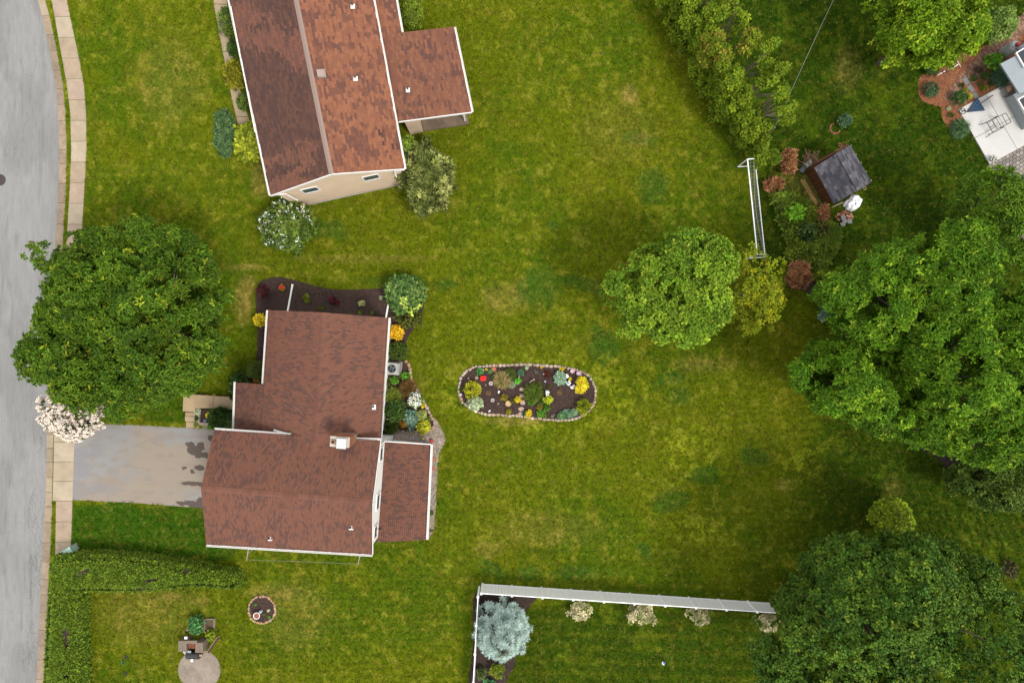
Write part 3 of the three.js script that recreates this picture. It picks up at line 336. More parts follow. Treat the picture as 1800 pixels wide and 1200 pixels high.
// ---- the brown-shingled house with the drive
{
  const o = thing('split_level_house', 'house with reddish brown shingle roofs, brick chimney and white east gable beside the driveway', 'house', S(560, 770));
  const siding = grainy([.74, .73, .71], .06, .05, 3, .7), SH = [A(144, 92, 72), A(139, 89, 69), A(134, 86, 67), A(119, 79, 66), A(107, 73, 64)];
  const blend = (k0) => (s, t, r, L, W) => { const n = fbm(s * L * 1.5 + k0, t * W * 3, 2); return n > .6 ? (r() < .22 ? 4 : r() < .55 ? 3 : Math.floor(r() * 3)) : (r() < .17 ? (r() < .4 ? 4 : 3) : Math.floor(r() * 3)); };
  const opt = (seed) => ({ seed, exp: .13, w: .168, gap: .06, lift: .022, deck: A(58, 38, 36), colors: SH, tone: blend(seed * 7) });
  const eS = 5.35, rS = 6.6, eN = 4.5, rN = 5.7;
  const NW = S(376, 755, eS), NE = S(668.6, 773.5, eS), SW = S(362, 957, eS), SE = S(654, 974.5, eS), RW = S(353, 858, rS), RE = S(654.5, 883, rS);
  const nw = S(471, 545, eN), ne = S(683, 558.5, eN), nr = S(568, 549, rN), sr = S(552, 828, rN), se = S(669, 776, eN), sw = S(455, 775, eN);
  // walls
  walls(o, insetRect([NW, NE, SE, SW], .12, .4), eS - .12, siding); walls(o, insetRect([nw, ne, se, sw], .6, .15), eN - .12, siding); walls(o, insetPoly([S(414, 674, 3.8), S(500, 680, 3.8), S(500, 760, 3.8), S(411, 757, 3.8)], .55), 3.65, siding);
  const eg = insetRect([NW, NE, SE, SW], .12, .4); { const mid = eg[1].clone().add(eg[2]).multiplyScalar(.5).setY(rS - .2); gable(o, eg[1].clone().setY(eS - .13), eg[2].clone().setY(eS - .13), mid, siding); const mw = eg[0].clone().add(eg[3]).multiplyScalar(.5).setY(rS - .2); gable(o, eg[3].clone().setY(eS - .13), eg[0].clone().setY(eS - .13), mw, siding); const ng = insetRect([nw, ne, se, sw], .6, .15); gable(o, ng[0].clone().setY(eN - .13), ng[1].clone().setY(eN - .13), ng[0].clone().add(ng[1]).multiplyScalar(.5).setY(rN - .2), siding); }
  // roofs
  slope(o, [SE, SW, RW, RE], opt(1)); slope(o, [NW, NE, RE, RW], opt(2)); slope(o, [se, ne, nr, sr], opt(3)); slope(o, [nw, sw, sr, nr], opt(4));
  slope(o, [S(414, 672, 3.88), S(411, 757, 3.88), S(456, 762, 4.51), S(462, 675, 4.51)], opt(5));
  const dA = S(674.5, 776, 3.15), dB = S(663, 953, 3.15), dC = S(749, 948.5, 2.35), dD = S(757, 781.5, 2.35); slope(o, [dD, dC, dB, dA], opt(6));
  walls(o, insetPoly([dA, dD, dC, dB], .35), 2.25, siding);
  // ridge caps
  const rm = [A(136, 87, 70), A(129, 82, 67), A(142, 92, 75)].map(c => std(c, .92)), r = rng(9), cap = (a, b) => { const L = a.distanceTo(b), n = Math.floor(L / .3), d = b.clone().sub(a).normalize(), x = V(-d.z, 0, d.x); for (let k = 0; k < n; k++) { const p = a.clone().addScaledVector(d, k * .3), q = a.clone().addScaledVector(d, k * .3 + .29), e = [[p, .028], [q, .02]].map(([w, l]) => [w.clone().addScaledVector(x, -.17).add(V(0, l - .055, 0)), w.clone().add(V(0, l, 0)), w.clone().addScaledVector(x, .17).add(V(0, l - .055, 0))]); const g = new THREE.BufferGeometry(), I = [e[0][0], e[0][1], e[1][1], e[0][0], e[1][1], e[1][0], e[0][1], e[0][2], e[1][2], e[0][1], e[1][2], e[1][1]]; g.setAttribute('position', new THREE.Float32BufferAttribute(I.flatMap(p => [p.x, p.y, p.z]), 3)); g.computeVertexNormals(); part('ridge_cap', g, rm[Math.floor(r() * 3)], o); } }; cap(RW, RE); cap(nr, S(551, 806, rN));
  // gutters, bargeboards and downpipes
  gutter(o, NW.clone().add(V(0, -.04, -.05)), S(511, 763, eS - .04)); gutter(o, S(622, 770.5, eS - .04), NE.clone().add(V(0, -.04, -.05))); gutter(o, SW.clone().add(V(0, -.04, .06)), SE.clone().add(V(0, -.04, .06)));
  gutter(o, nw.clone().add(V(-.06, -.05, 0)), S(461.5, 674, eN - .05)); gutter(o, ne.clone().add(V(.06, -.05, 0)), S(669.4, 772, eN - .05)); gutter(o, S(412.5, 671, 3.84), S(409.5, 756, 3.84)); gutter(o, dD.clone().add(V(.07, -.04, 0)), dC.clone().add(V(.07, -.04, 0)), .12);
  part('bargeboard', [beam(NE.clone().add(V(.02, -.1, 0)), RE.clone().add(V(.02, -.1, 0)), .03, .18), beam(RE.clone().add(V(.02, -.1, 0)), SE.clone().add(V(.02, -.1, 0)), .03, .18)], whiteTrim, o); part('bargeboard', beam(dA.clone().add(V(-.1, -.02, -.03)), dD.clone().add(V(0, -.02, -.03)), .05, .16), whiteTrim, o);
  part('downpipe', beam(S(481, 755.5, 5.0), S(508, 763, 5.2), .09, .07), whiteTrim, o); part('downpipe', beam(S(757.5, 784, 2.3), S(741, 780, .1), .09, .07), whiteTrim, o);
  const out = eg[1].clone().sub(eg[0]).setY(0).normalize(); for (const [u, v, w] of [[669.4, 797, .8], [663.6, 880.5, .95], [659.3, 933.5, .75]]) { const c = onWall(u, v, eg[1], eg[2]); windowOn(o, eg[1], eg[2], c, w, .95, out); }
  { const c = onWall(659, 929, eg[1], eg[2]); part('wall_lamp', [rod(c, c.clone().addScaledVector(out, .28), .02), lathe(c.clone().addScaledVector(out, .28).add(V(0, -.1, 0)), [[.09, 0], [.05, .1], [.02, .13]], 10)], std(A(60, 60, 62), .5), o); }
  // chimney of brick with a capped and an open flue
  { const bm = [A(206, 128, 86), A(192, 112, 74), A(216, 142, 98), A(180, 100, 68)].map(c => std(c, .9)), ch = part('chimney', box(S(605, 772, 6.15).add(V(0, -.1, 0)), 1.02, 2.2, .5, -.075), std(A(176, 150, 128), .95), o), c0 = S(605, 772, 6.15), g = new THREE.BoxGeometry(.2, .066, .03), ra = -.075, ax = V(Math.cos(ra), 0, -Math.sin(ra)), az = V(Math.sin(ra), 0, Math.cos(ra)), rr = rng(3);
    for (let j = 0; j < 17; j++) { const y = 5.83 + j * .078; for (const sg of [-1, 1]) for (let i = 0; i < 5; i++) { const x = -.4 + i * .205 + (j % 2) * .1 - .05; piece('brick', g, bm[Math.floor(rr() * 4)], ch, V(c0.x, y, c0.z).addScaledVector(ax, x).addScaledVector(az, sg * .253), ra, [1, 1, 1]); } for (let i = 0; i < 2; i++) piece('brick', g, bm[Math.floor(rr() * 4)], ch, V(c0.x, y, c0.z).addScaledVector(ax, .513).addScaledVector(az, -.12 + i * .22 + (j % 2) * .04), ra + Math.PI / 2); }
    const t = 7.18, at = (x, z, y) => V(c0.x, y, c0.z).addScaledVector(ax, x).addScaledVector(az, z); part('crown', box(at(0, 0, t), 1.12, .1, .6, ra), grainy(A(232, 222, 208), .15, .15, 1), ch);
    part('flue_liner', [[-.1, 0, .04, .24], [.1, 0, .04, .24], [0, -.1, .24, .04], [0, .1, .24, .04]].map(([x, z, w, d]) => box(at(-.36 + x, z, t + .13), w, .16, d, ra)), std(A(210, 170, 130), .9), ch); part('flue_hole', box(at(-.36, 0, t + .07), .17, .02, .17, ra), std(A(24, 20, 20), 1), ch);
    part('flue_cover', [box(at(.14, .06, t + .22), .56, .05, .58, ra), box(at(.14, .03, t + .12), .4, .18, .36, ra)], std(A(245, 245, 245), .5), ch); part('flue_cover', box(at(.46, .03, t + .09), .1, .08, .52, ra), std(A(232, 220, 205), .8), ch); }
  const onS = (u, v, h) => S(u, v, h); ventPipe(o, S(474.5, 944, 5.53)); ventPipe(o, S(617, 925, 5.92)); ventPipe(o, S(657, 714, 4.68));
  // garage door facing the drive
  { const gw = eg[0], gs = eg[3], dir = gs.clone().sub(gw).setY(0).normalize(), p = gw.clone().lerp(gs, .5).setY(1.1); const d = part('garage_door', beam(p.clone().addScaledVector(dir, -2.3), p.clone().addScaledVector(dir, 2.3), .06, 2.1), std(A(220, 214, 204), .6), o); for (let k = 0; k < 4; k++) part('door_panel', beam(p.clone().addScaledVector(dir, -2.2).add(V(-.04, -.8 + k * .52, 0)), p.clone().addScaledVector(dir, 2.2).add(V(-.04, -.8 + k * .52, 0)), .04, .44), whiteTrim, d); }
}
// ---- the cream house with the weathered roof
{
  const o = thing('ranch_house', 'cream walled house with weathered orange brown roof, its street slope stained dark', 'house', S(590, 200));
  const cream = grainy([.60, .46, .33], .08, .06, 3, .85), e = 4.2, rh = 5.9, seedS = rng(12);
  const SWe = S(475, 343, e), SEe = S(711, 296, e), Rs = S(582, 305, rh), NWe = S(387, -75, e), NEe = S(642.5, -75, e), Rn = S(505, -75, rh);
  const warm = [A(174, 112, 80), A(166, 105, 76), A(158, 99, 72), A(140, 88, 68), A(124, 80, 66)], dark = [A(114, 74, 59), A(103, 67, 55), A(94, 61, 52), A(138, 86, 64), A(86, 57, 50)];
  const wm = [...warm, ...dark].map(c => grainy(c, .2, .3, .6, .95)), tone = k => (s, t, r) => { const n = fbm(s * 14 + k, t * 6, 3); return n > .64 ? 3 + Math.floor(r() * 2) : r() < .08 ? 4 : r() < .16 ? 3 : Math.floor(r() * 3); };
  // one kind of shingle on every slope; where black algae has taken hold (most of the damp street slope, a few spots elsewhere) the tone index moves to its stained counterpart
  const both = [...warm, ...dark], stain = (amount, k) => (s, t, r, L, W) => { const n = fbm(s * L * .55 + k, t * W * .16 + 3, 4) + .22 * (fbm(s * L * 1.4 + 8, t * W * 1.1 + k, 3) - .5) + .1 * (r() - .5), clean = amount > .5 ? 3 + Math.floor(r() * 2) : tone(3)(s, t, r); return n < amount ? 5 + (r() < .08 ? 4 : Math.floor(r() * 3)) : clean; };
  walls(o, insetRect([NWe, NEe, SEe, SWe], .4, .12), e - .1, cream); const w = insetRect([NWe, NEe, SEe, SWe], .4, .12); gable(o, w[2].clone().setY(e - .11), w[3].clone().setY(e - .11), w[2].clone().add(w[3]).multiplyScalar(.5).setY(rh - .2), cream);
  const ox = { exp: .14, w: .28, vary: .9, gap: .012, lift: .02, mats: wm };
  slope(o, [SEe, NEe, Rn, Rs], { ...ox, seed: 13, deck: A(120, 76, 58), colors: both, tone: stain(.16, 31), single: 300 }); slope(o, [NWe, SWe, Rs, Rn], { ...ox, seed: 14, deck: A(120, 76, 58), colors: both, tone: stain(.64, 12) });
  const wa = S(829, 196, 2.75), wb = S(798, 47, 2.75), wc = S(669, 61, 3.85), wd = S(700, 213, 3.85); slope(o, [wa, wb, wc, wd], { ...ox, seed: 15, deck: A(110, 70, 54), colors: warm.map((c, i) => mix3(c, dark[i], .3)), tone: tone(9) });
  slope(o, [S(706.5, 57, 3.45), S(683, -75, 3.45), S(642, -75, 3.85), S(670, 62, 3.85)], { ...ox, seed: 16, deck: A(110, 70, 54), colors: warm, tone: tone(21) });
  // metal ridge strip, gutters, bargeboards
  part('ridge_strip', [beam(Rs.clone().add(V(-.07, .0, 0)), Rn.clone().add(V(-.07, .0, 0)), .17, .03, V(-.35, 1, 0).normalize()), beam(Rs.clone().add(V(.07, .0, 0)), Rn.clone().add(V(.07, .0, 0)), .15, .03, V(.35, 1, 0).normalize())], std(A(186, 160, 148), .6, { metalness: .3 }), o);
  gutter(o, SWe.clone().add(V(-.05, -.04, 0)), NWe.clone().add(V(-.05, -.04, 0))); gutter(o, SEe.clone().add(V(.05, -.04, 0)), NEe.clone().add(V(.05, -.04, 0))); gutter(o, wa.clone().add(V(.06, -.04, 0)), wb.clone().add(V(.06, -.04, 0)), .11); gutter(o, S(708, 57, 3.42), S(684.5, -75, 3.42));
  part('snow_rail', rod(S(405, 11, 4.33), S(448, 232, 4.33), .035), whiteTrim, o);
  part('bargeboard', [beam(SWe.clone().add(V(0, -.1, .03)), Rs.clone().add(V(0, -.1, .03)), .04, .2), beam(Rs.clone().add(V(0, -.1, .03)), SEe.clone().add(V(0, -.1, .03)), .04, .2)], whiteTrim, o); part('bargeboard', beam(wd.clone().add(V(0, -.1, .03)), wa.clone().add(V(0, -.1, .03)), .04, .18), whiteTrim, o);
  const out = V(w[2].z - w[3].z, 0, w[3].x - w[2].x).normalize(); if (out.z < 0) out.negate(); for (const [u, v] of [[545.5, 333], [652.5, 311]]) windowOn(o, w[3], w[2], onWall(u, v, w[3], w[2]), 1.0, .95, out);
  part('downpipe', [beam(S(711, 298, 4.1), S(694, 301, 3.9), .07, .08), beam(S(694, 301, 3.9), S(697, 311, 3.2), .07, .08)], whiteTrim, o); part('downpipe', [beam(S(480, 343, 4.05), S(502, 340.5, 3.9), .07, .08), beam(S(502, 340.5, 3.9), S(523, 352, 2.6), .07, .08)], whiteTrim, o); part('base_trim', beam(w[3].clone().add(V(0, .12, .06)), w[2].clone().add(V(0, .12, .06)), .05, .12), std(A(214, 206, 196), .8), o);
  // wing walls and the covered slab
  const ww = sp([[694, 112], [716, 108], [744, 231], [722, 237]]); walls(o, ww.map(p => p.clone()), 2.9, cream, 'wing_wall');
  part('porch_slab', plate(sp([[717, 110], [800, 92], [825, 219], [745, 231]]), .16, .25), grainy(A(140, 118, 98), .4, .35, 2), o); part('porch_post', beam(S(818, 213).setY(.1), S(818, 213).setY(2.65), .11, .11, V(1, 0, 0)), whiteTrim, o); part('porch_post', beam(S(797, 96).setY(.1), S(797, 96).setY(2.65), .11, .11, V(1, 0, 0)), whiteTrim, o);
  // fan hood and vents
  { const p = S(565, 131, 5.62), q = new THREE.Quaternion().setFromEuler(new THREE.Euler(0, .2, -.36)); const h = [new THREE.BoxGeometry(.5, .22, .5), new THREE.BoxGeometry(.62, .04, .62).translate(0, -.09, 0)].map(g => g.applyQuaternion(q).translate(p.x, p.y + .1, p.z)); const f = part('fan_hood', h, std(A(178, 168, 160), .6), o); part('hood_top', new THREE.BoxGeometry(.4, .05, .4).applyQuaternion(q).translate(p.x - .01, p.y + .23, p.z), std(A(200, 172, 160), .7), f); }
  ventPipe(o, S(625, 137, 5.0), .95); ventPipe(o, S(620, 10, 4.95), .95); ventPipe(o, S(717, 157, 3.72), .95);
}
// ---- the corner of the house beyond the patio
{
  const o = thing('porch_house', 'pale blue grey flat porch roof at the edge of the patio', 'house', S(1790, 140));
  const m = grainy(A(176, 188, 196), .08, .06, 3, .5), f = std(A(190, 200, 206), .5), dk = std(A(52, 56, 66), .25);
  part('wall', plate([S(1775, 120), S(1850, 80), S(1880, 150), S(1800, 175)], 2.2, 2.3), std(A(190, 190, 188), .8), o); part('roof', plate([S(1757, 113, 2.3), S(1830, 75, 2.3), S(1870, 150, 2.3), S(1790, 165, 2.3)], 2.42, .14, .015), m, o);
  for (const [u, v] of [[1803, 100], [1806, 182]]) { const c = S(u, v, 2.5), fr = part('skylight', box(c.clone().add(V(0, .02, 0)), .9, .12, 1.1, .52), whiteTrim, o); part('pane', box(c.clone().add(V(0, .09, 0)), .74, .03, .94, .52), dk, fr); }
  part('side_roof', plate([S(1787, 84, 2.1), S(1830, 60, 2.1), S(1850, 90, 2.1), S(1800, 96, 2.1)], 2.1, .1), std(A(118, 122, 130), .7), o); part('ledge', plate([S(1782, 166, .9), S(1803, 155, .9), S(1835, 215, .9), S(1812, 222, .9)], .9, .9), f, o);
}
// ---- garden shed
{
  const o = thing('garden_shed', 'small wooden shed with dark grey shingle roof and brown boarded side', 'shed', S(1460, 315)), A0 = S(1415, 300.5), B0 = S(1450, 359.5), D0 = S(1469, 269), C0 = S(1504, 329);
  const wood = [A(120, 66, 24), A(108, 58, 20), A(130, 74, 30), A(98, 52, 18)].map(c => grainy(c, .25, .25, 1.2, .8)); part('frame', plate([A0, B0, C0, D0].map((p, i, q) => p.clone().lerp(q[(i + 2) % 4], .02)), 1.86, 1.9), wood[3], o);
  const planks = (a, b, y1, n) => { for (let k = 0; k < n; k++) { const p = a.clone().lerp(b, (k + .5) / n); part('board', beam(p.clone().setY(.04), p.clone().setY(y1), .025, a.distanceTo(b) / n - .012, V(-(b.z - a.z), 0, b.x - a.x).normalize()), wood[k % 4], o); } };
  const turned = (a, b, y1, n) => { const d = b.clone().sub(a), L = d.length() / n; for (let k = 0; k < n; k++) { const p = a.clone().lerp(b, (k + .5) / n), g = new THREE.BoxGeometry(L - .012, y1 - .04, .03); g.rotateY(Math.atan2(-d.z, d.x)).translate(p.x, (y1 + .04) / 2, p.z); part('board', g, wood[(k * 3) % 4], o); } };
  turned(A0, B0, 1.86, 17); turned(B0, C0, 1.86, 16); turned(A0, D0, 1.86, 16);
  const e = 1.95, rr = 2.75, a = S(1431.5, 294, e), b = S(1466.5, 358, e), c = S(1532, 319.5, e), d = S(1494, 254.5, e), r0 = a.clone().lerp(d, .5).setY(rr), r1 = b.clone().lerp(c, .5).setY(rr);
  const gz = [A(104, 102, 112), A(90, 88, 98), A(80, 78, 90), A(120, 118, 126), A(68, 66, 78)], gm = gz.map(q => grainy(q, .2, .3, .5, .92)), tone = (s, t, r) => Math.floor(r() * 5), op = { exp: .15, w: .36, vary: .7, gap: .01, lift: .02, mats: gm, colors: gz, deck: A(50, 48, 56), tone, single: 299 };
  slope(o, [a, b, r1, r0], { ...op, seed: 17 }); slope(o, [c, d, r0, r1], { ...op, seed: 18 }); for (let k = 0; k < 12; k++) part('ridge_cap', beam(r0.clone().lerp(r1, k / 12).add(V(0, .025, 0)), r0.clone().lerp(r1, (k + .97) / 12).add(V(0, .02, 0)), .26, .02), gm[k % 4], o);
  gable(o, B0.clone().setY(1.86), C0.clone().setY(1.86), B0.clone().add(C0).multiplyScalar(.5).setY(2.6), wood[1]); gable(o, D0.clone().setY(1.86), A0.clone().setY(1.86), D0.clone().add(A0).multiplyScalar(.5).setY(2.6), wood[1]);
  for (let k = 0; k < 5; k++) { const p = d.clone().lerp(c, .03 + k * .235); part('string_light', new THREE.SphereGeometry(.035, 8, 6).translate(p.x + .05, p.y, p.z - .03), std(A(235, 215, 190), .4), o); }
  part('rope_coil', torus(S(1521, 331, 1.75), .09, .022), std(A(220, 190, 130), .8), o);
}
// ---------------------------------------------------------------- trees
const bark = grainy(A(112, 96, 84), .4, .4, 1, .95), paleBark = grainy(A(196, 178, 160), .4, .4, 1, .95), darkBark = grainy(A(84, 70, 60), .4, .4, 1, .95);
function polyRadius(poly, c, phi) { const dx = Math.cos(phi), dz = Math.sin(phi); let best = 0; for (let i = 0, j = poly.length - 1; i < poly.length; j = i++) { const a = poly[j], b = poly[i], ex = b.x - a.x, ez = b.z - a.z, den = dx * ez - dz * ex; if (Math.abs(den) < 1e-9) continue; const t = ((a.x - c.x) * ez - (a.z - c.z) * ex) / den, s = ((a.x - c.x) * dz - (a.z - c.z) * dx) / den; if (t > 0 && s >= 0 && s <= 1) best = Math.max(best, t); } return best; }
function tree(name, label, o) {
  const r = rng(o.seed), poly = sp(o.line, o.hm + .3 * (o.h1 - o.hm)), c = poly.reduce((s, p) => s.add(p), V(0, 0, 0)).multiplyScalar(1 / poly.length), base = V(c.x + (o.bx || 0), 0, c.z + (o.bz || 0));
  const t = thing(name, label, o.cat || 'tree', base, o.group), rad = phi => polyRadius(poly, c, phi) * (o.fit ?? .96), it = [], lobes = [], dens = o.dens ?? 1, sz = (o.size ?? 1) * .82;
  const n = Math.round(o.lobes * 3), lr = o.lr * .56, big = o.hm > 4;
  const surf = rho => o.hm + (o.h1 - o.hm) * Math.sqrt(Math.max(0, 1 - Math.pow(rho, o.pow ?? 2.2)));
  for (let i = 0; i < n; i++) { const rho = Math.sqrt((i + .5) / n), phi = i * 2.39996 + r() * .7, Rm = rad(phi), R = lr * (.6 + .8 * r()), d = Math.max(0, Math.min(rho * Rm, Rm - R * 1.12)); const und = (o.und ?? .9) * 1.15; const lx = c.x + d * Math.cos(phi), lz = c.z + d * Math.sin(phi), fold = (fbm(lx * .42 + o.seed, lz * .42 + 7, 2) - .5) * und * 5; lobes.push([lx, Math.max(o.h0, surf(rho * .97) - R * .5 + (r() - .5) * und * 1.4 + fold), c.z + d * Math.sin(phi), R, phi, rho]); }
  for (let i = 0; i < n * .22; i++) { const phi = r() * 6.2832, Rm = rad(phi), R = lr * .42, d = Rm * (.86 + .12 * r()); lobes.push([c.x + d * Math.cos(phi), o.hm + (r() - .4) * (o.h1 - o.hm) * .5, c.z + d * Math.sin(phi), R, phi, 1]); }
  const ns = Math.round(n * (o.side ?? .55)); for (let i = 0; i < ns; i++) { const phi = i / ns * 6.2832 + r() * .4, Rm = rad(phi), R = lr * (.5 + .7 * r()), fy = r(), d = Math.max(0, Rm * (.66 + .34 * r()) * (.5 + .46 * fy) - R * 1.1); lobes.push([c.x + d * Math.cos(phi), lerp(o.h0 + R * .4, o.hm, fy), c.z + d * Math.sin(phi), R, phi, 1]); }
  const T = o.tones; let k;
  for (const [x, y, z, R, phi, rho] of lobes) {
    const cnt = Math.round(R * R * 120 * dens / (sz * sz)), tone = r(), lum = .75 + .5 * r();
    for (k = 0; k < cnt; k++) { let a = r() * 6.2832, yy = 1 - 1.3 * r(), q = Math.sqrt(Math.max(0, 1 - yy * yy)), dx = q * Math.cos(a), dz = q * Math.sin(a), f = R * (r() < .15 ? .4 + .4 * r() : .75 + .4 * r()); const px = x + dx * f, py = y + yy * f * .8, pz = z + dz * f; if (.55 * vn(px * 1.2 + py * .8 + 40, pz * 1.2 - py * .6 + o.seed) + .45 * vn(px * 2.7 - py + 9, pz * 2.7 + py * 1.3 + o.seed) < (o.gap ?? .41)) continue; const bt = clamp(tone * .6 + r() * .4), cc = mix3(T[0], T[1], bt), l2 = lum * (.75 + .5 * r()), acc = T[2] && r() < (o.accent ?? .08) ? T[2] : cc; it.push([px, py, pz, dx * .75 + Math.cos(phi) * .25 * rho, .75 + .5 * yy, dz * .75 + Math.sin(phi) * .25 * rho, sz * (.7 + .65 * r()), acc[0] * l2, acc[1] * l2, acc[2] * l2]); }
  }
  const bk = o.bark || bark, tr = o.tr ?? .22, th = o.hm * .75 + o.h0 * .25, top = V(c.x, th, c.z); part('trunk', limb([base.clone().setY(-.05), base.clone().lerp(top, .45).setY(th * .5).add(V((r() - .5) * .3, 0, (r() - .5) * .3)), top, V(c.x + (r() - .5) * .8, lerp(th, o.h1, .5), c.z + (r() - .5) * .8)], tr, tr * .35, 9), bk, t);
  for (let i = 0; i < (o.limbs ?? 9); i++) { const l = lobes[Math.floor((i + .5) / (o.limbs ?? 9) * lobes.length)], s = lerp(o.h0 * .8, th, .2 + .7 * r()), a = V(lerp(base.x, c.x, s / th), s, lerp(base.z, c.z, s / th)), e = V(l[0], l[1] - l[3] * .1, l[2]); part('limb', limb([a, a.clone().lerp(e, .4).add(V((r() - .5) * .4, .35, (r() - .5) * .4)), a.clone().lerp(e, .75).add(V((r() - .5) * .3, .1, (r() - .5) * .3)), e], tr * .42, tr * .08, 6), bk, t); }
  copies('crown', SPR[o.style || 'broad'], leafMat(o.rough ?? .5, o.trans ?? .15, .2), t, it, r);
  if (o.flowers) { const f = []; for (const q of it) if (q[4] > .55 && r() < o.flowers.p) { const m = .85 + .3 * r(), w = o.flowers.c; f.push([q[0] + q[3] * .12, q[1] + .14, q[2] + q[5] * .12, q[3], q[4], q[5], o.flowers.s * (.7 + .6 * r()), w[0] * m, w[1] * m, w[2] * m]); } copies('flowers', SPR.blossom, petalMat, t, f, r); }
  if (o.twigs) for (const [u0, v0, h0, u1, v1, h1, rr] of o.twigs) part('limb', limb([S(u0, v0, h0), S((u0 + u1) / 2 + 2, (v0 + v1) / 2 - 2, (h0 + h1) / 2), S(u1, v1, h1)], rr, rr * .35, 6), o.twigBark || paleBark, t);
  return t;
}
tree('shade_tree', 'large spreading green shade tree overhanging the street and pavement', { seed: 101, hm: 6, h0: 2.2, h1: 10.2, lobes: 92, lr: 1.15, dens: 1.15, side: .6, style: 'broad', tones: [[.030, .076, .005], [.080, .136, .007], [.17, .21, .012]], accent: .06, gap: .41, tr: .34, limbs: 14, und: .8,
  line: [[66, 436], [120, 400], [165, 396], [205, 372], [250, 366], [300, 386], [335, 402], [358, 425], [374, 452], [394, 490], [400, 530], [386, 560], [398, 590], [406, 612], [390, 650], [370, 688], [330, 702], [290, 717], [240, 742], [205, 750], [180, 736], [150, 716], [105, 702], [66, 682], [26, 648], [44, 612], [50, 588], [86, 580], [78, 540], [92, 500], [102, 480], [78, 452]], twigs: [[292, 520, 5, 318, 470, 6.6, .07], [300, 505, 5.2, 308, 462, 6.6, .05], [340, 560, 5, 388, 542, 4.6, .05], [350, 560, 4.6, 392, 556, 4.4, .035], [360, 575, 4.4, 390, 568, 4.2, .035], [185, 600, 6, 235, 545, 7, .06]] });
tree('dogwood_tree', 'small tree thick with creamy white blossom beside the kerb', { seed: 102, hm: 2.2, h0: .8, h1: 3.6, lobes: 26, lr: .5, style: 'lance', size: .9, tones: [[.05, .09, .02], [.10, .13, .04]], tr: .09, limbs: 5, und: .3, flowers: { p: .6, s: 1.2, c: [.66, .57, .49] }, line: [[70, 700], [90, 690], [140, 690], [180, 712], [192, 730], [180, 745], [160, 770], [130, 776], [110, 765], [90, 745], [70, 735]] });
tree('maple_tree', 'bright green rounded maple standing on the open back lawn', { seed: 103, gap: .34, hm: 4.5, h0: 1.2, h1: 8.2, lobes: 62, lr: .8, dens: 1.3, style: 'maple', tones: [[.082, .172, .010], [.18, .275, .016], [.27, .35, .03]], tr: .2, limbs: 10, und: .55,
  line: [[1052, 492], [1085, 478], [1103, 445], [1140, 426], [1165, 411], [1200, 399], [1240, 404], [1270, 420], [1290, 450], [1286, 480], [1281, 520], [1283, 550], [1266, 585], [1250, 595], [1226, 611], [1180, 616], [1150, 602], [1140, 580], [1112, 592], [1083, 597], [1082, 580], [1094, 560], [1072, 542], [1058, 520]] });
tree('locust_tree', 'airy yellow green tree beside the end of the soccer goal', { seed: 104, gap: .36, hm: 3.4, h0: .8, h1: 6.2, lobes: 42, lr: .55, dens: .75, style: 'fine', size: 1.7, tones: [[.10, .145, .006], [.20, .225, .008], [.32, .31, .01]], accent: .15, tr: .1, limbs: 8, und: .6,
  line: [[1298, 424], [1320, 426], [1335, 440], [1366, 464], [1369, 490], [1388, 520], [1381, 562], [1360, 582], [1330, 592], [1296, 594], [1276, 570], [1266, 540], [1282, 480], [1288, 450]] });
const OAK = [[.034, .098, .004], [.098, .185, .007], [.18, .27, .015]];
tree('oak_tree', 'broad oak with brown mulch at its foot behind the shed lawn', { seed: 105, hm: 6.5, h0: 2, h1: 10.8, lobes: 70, lr: 1.0, dens: 1.15, tones: OAK, tr: .3, limbs: 12, und: .9, line: [[1418, 516], [1450, 490], [1490, 470], [1525, 440], [1572, 426], [1600, 410], [1640, 391], [1672, 395], [1690, 424], [1727, 420], [1737, 450], [1726, 492], [1715, 530], [1690, 570], [1650, 602], [1600, 622], [1550, 622], [1500, 602], [1470, 580], [1455, 545]] });
tree('oak_tree', 'oak whose low branches reach out over the open back lawn', { seed: 106, hm: 5, h0: 1.5, h1: 8.6, lobes: 60, lr: .95, dens: 1.15, tones: OAK, tr: .26, limbs: 10, und: .8, line: [[1376, 656], [1395, 625], [1430, 602], [1470, 590], [1500, 585], [1560, 600], [1600, 630], [1622, 680], [1616, 730], [1592, 770], [1562, 782], [1530, 757], [1500, 741], [1470, 731], [1440, 727], [1418, 702], [1394, 680]] });
tree('oak_tree', 'oak standing behind the other two, above the dark low tree', { seed: 107, fit: 1.02, hm: 7, h0: 2, h1: 11.5, lobes: 84, lr: 1.1, dens: 1.1, tones: OAK, tr: .34, limbs: 12, und: 1, line: [[1590, 580], [1640, 541], [1700, 520], [1760, 500], [1820, 490], [1870, 600], [1870, 760], [1800, 802], [1760, 822], [1720, 817], [1680, 802], [1640, 792], [1608, 770], [1598, 720], [1588, 650]] });
tree('understory_tree', 'low dark green tree below the tall oaks by the mown strip', { seed: 108, hm: 2.4, h0: .6, h1: 4, lobes: 34, lr: .7, tones: [[.034, .074, .008], [.085, .125, .016]], tr: .1, limbs: 6, und: .4, line: [[1662, 832], [1700, 810], [1760, 800], [1830, 790], [1860, 870], [1800, 892], [1740, 897], [1690, 882], [1664, 862]] });
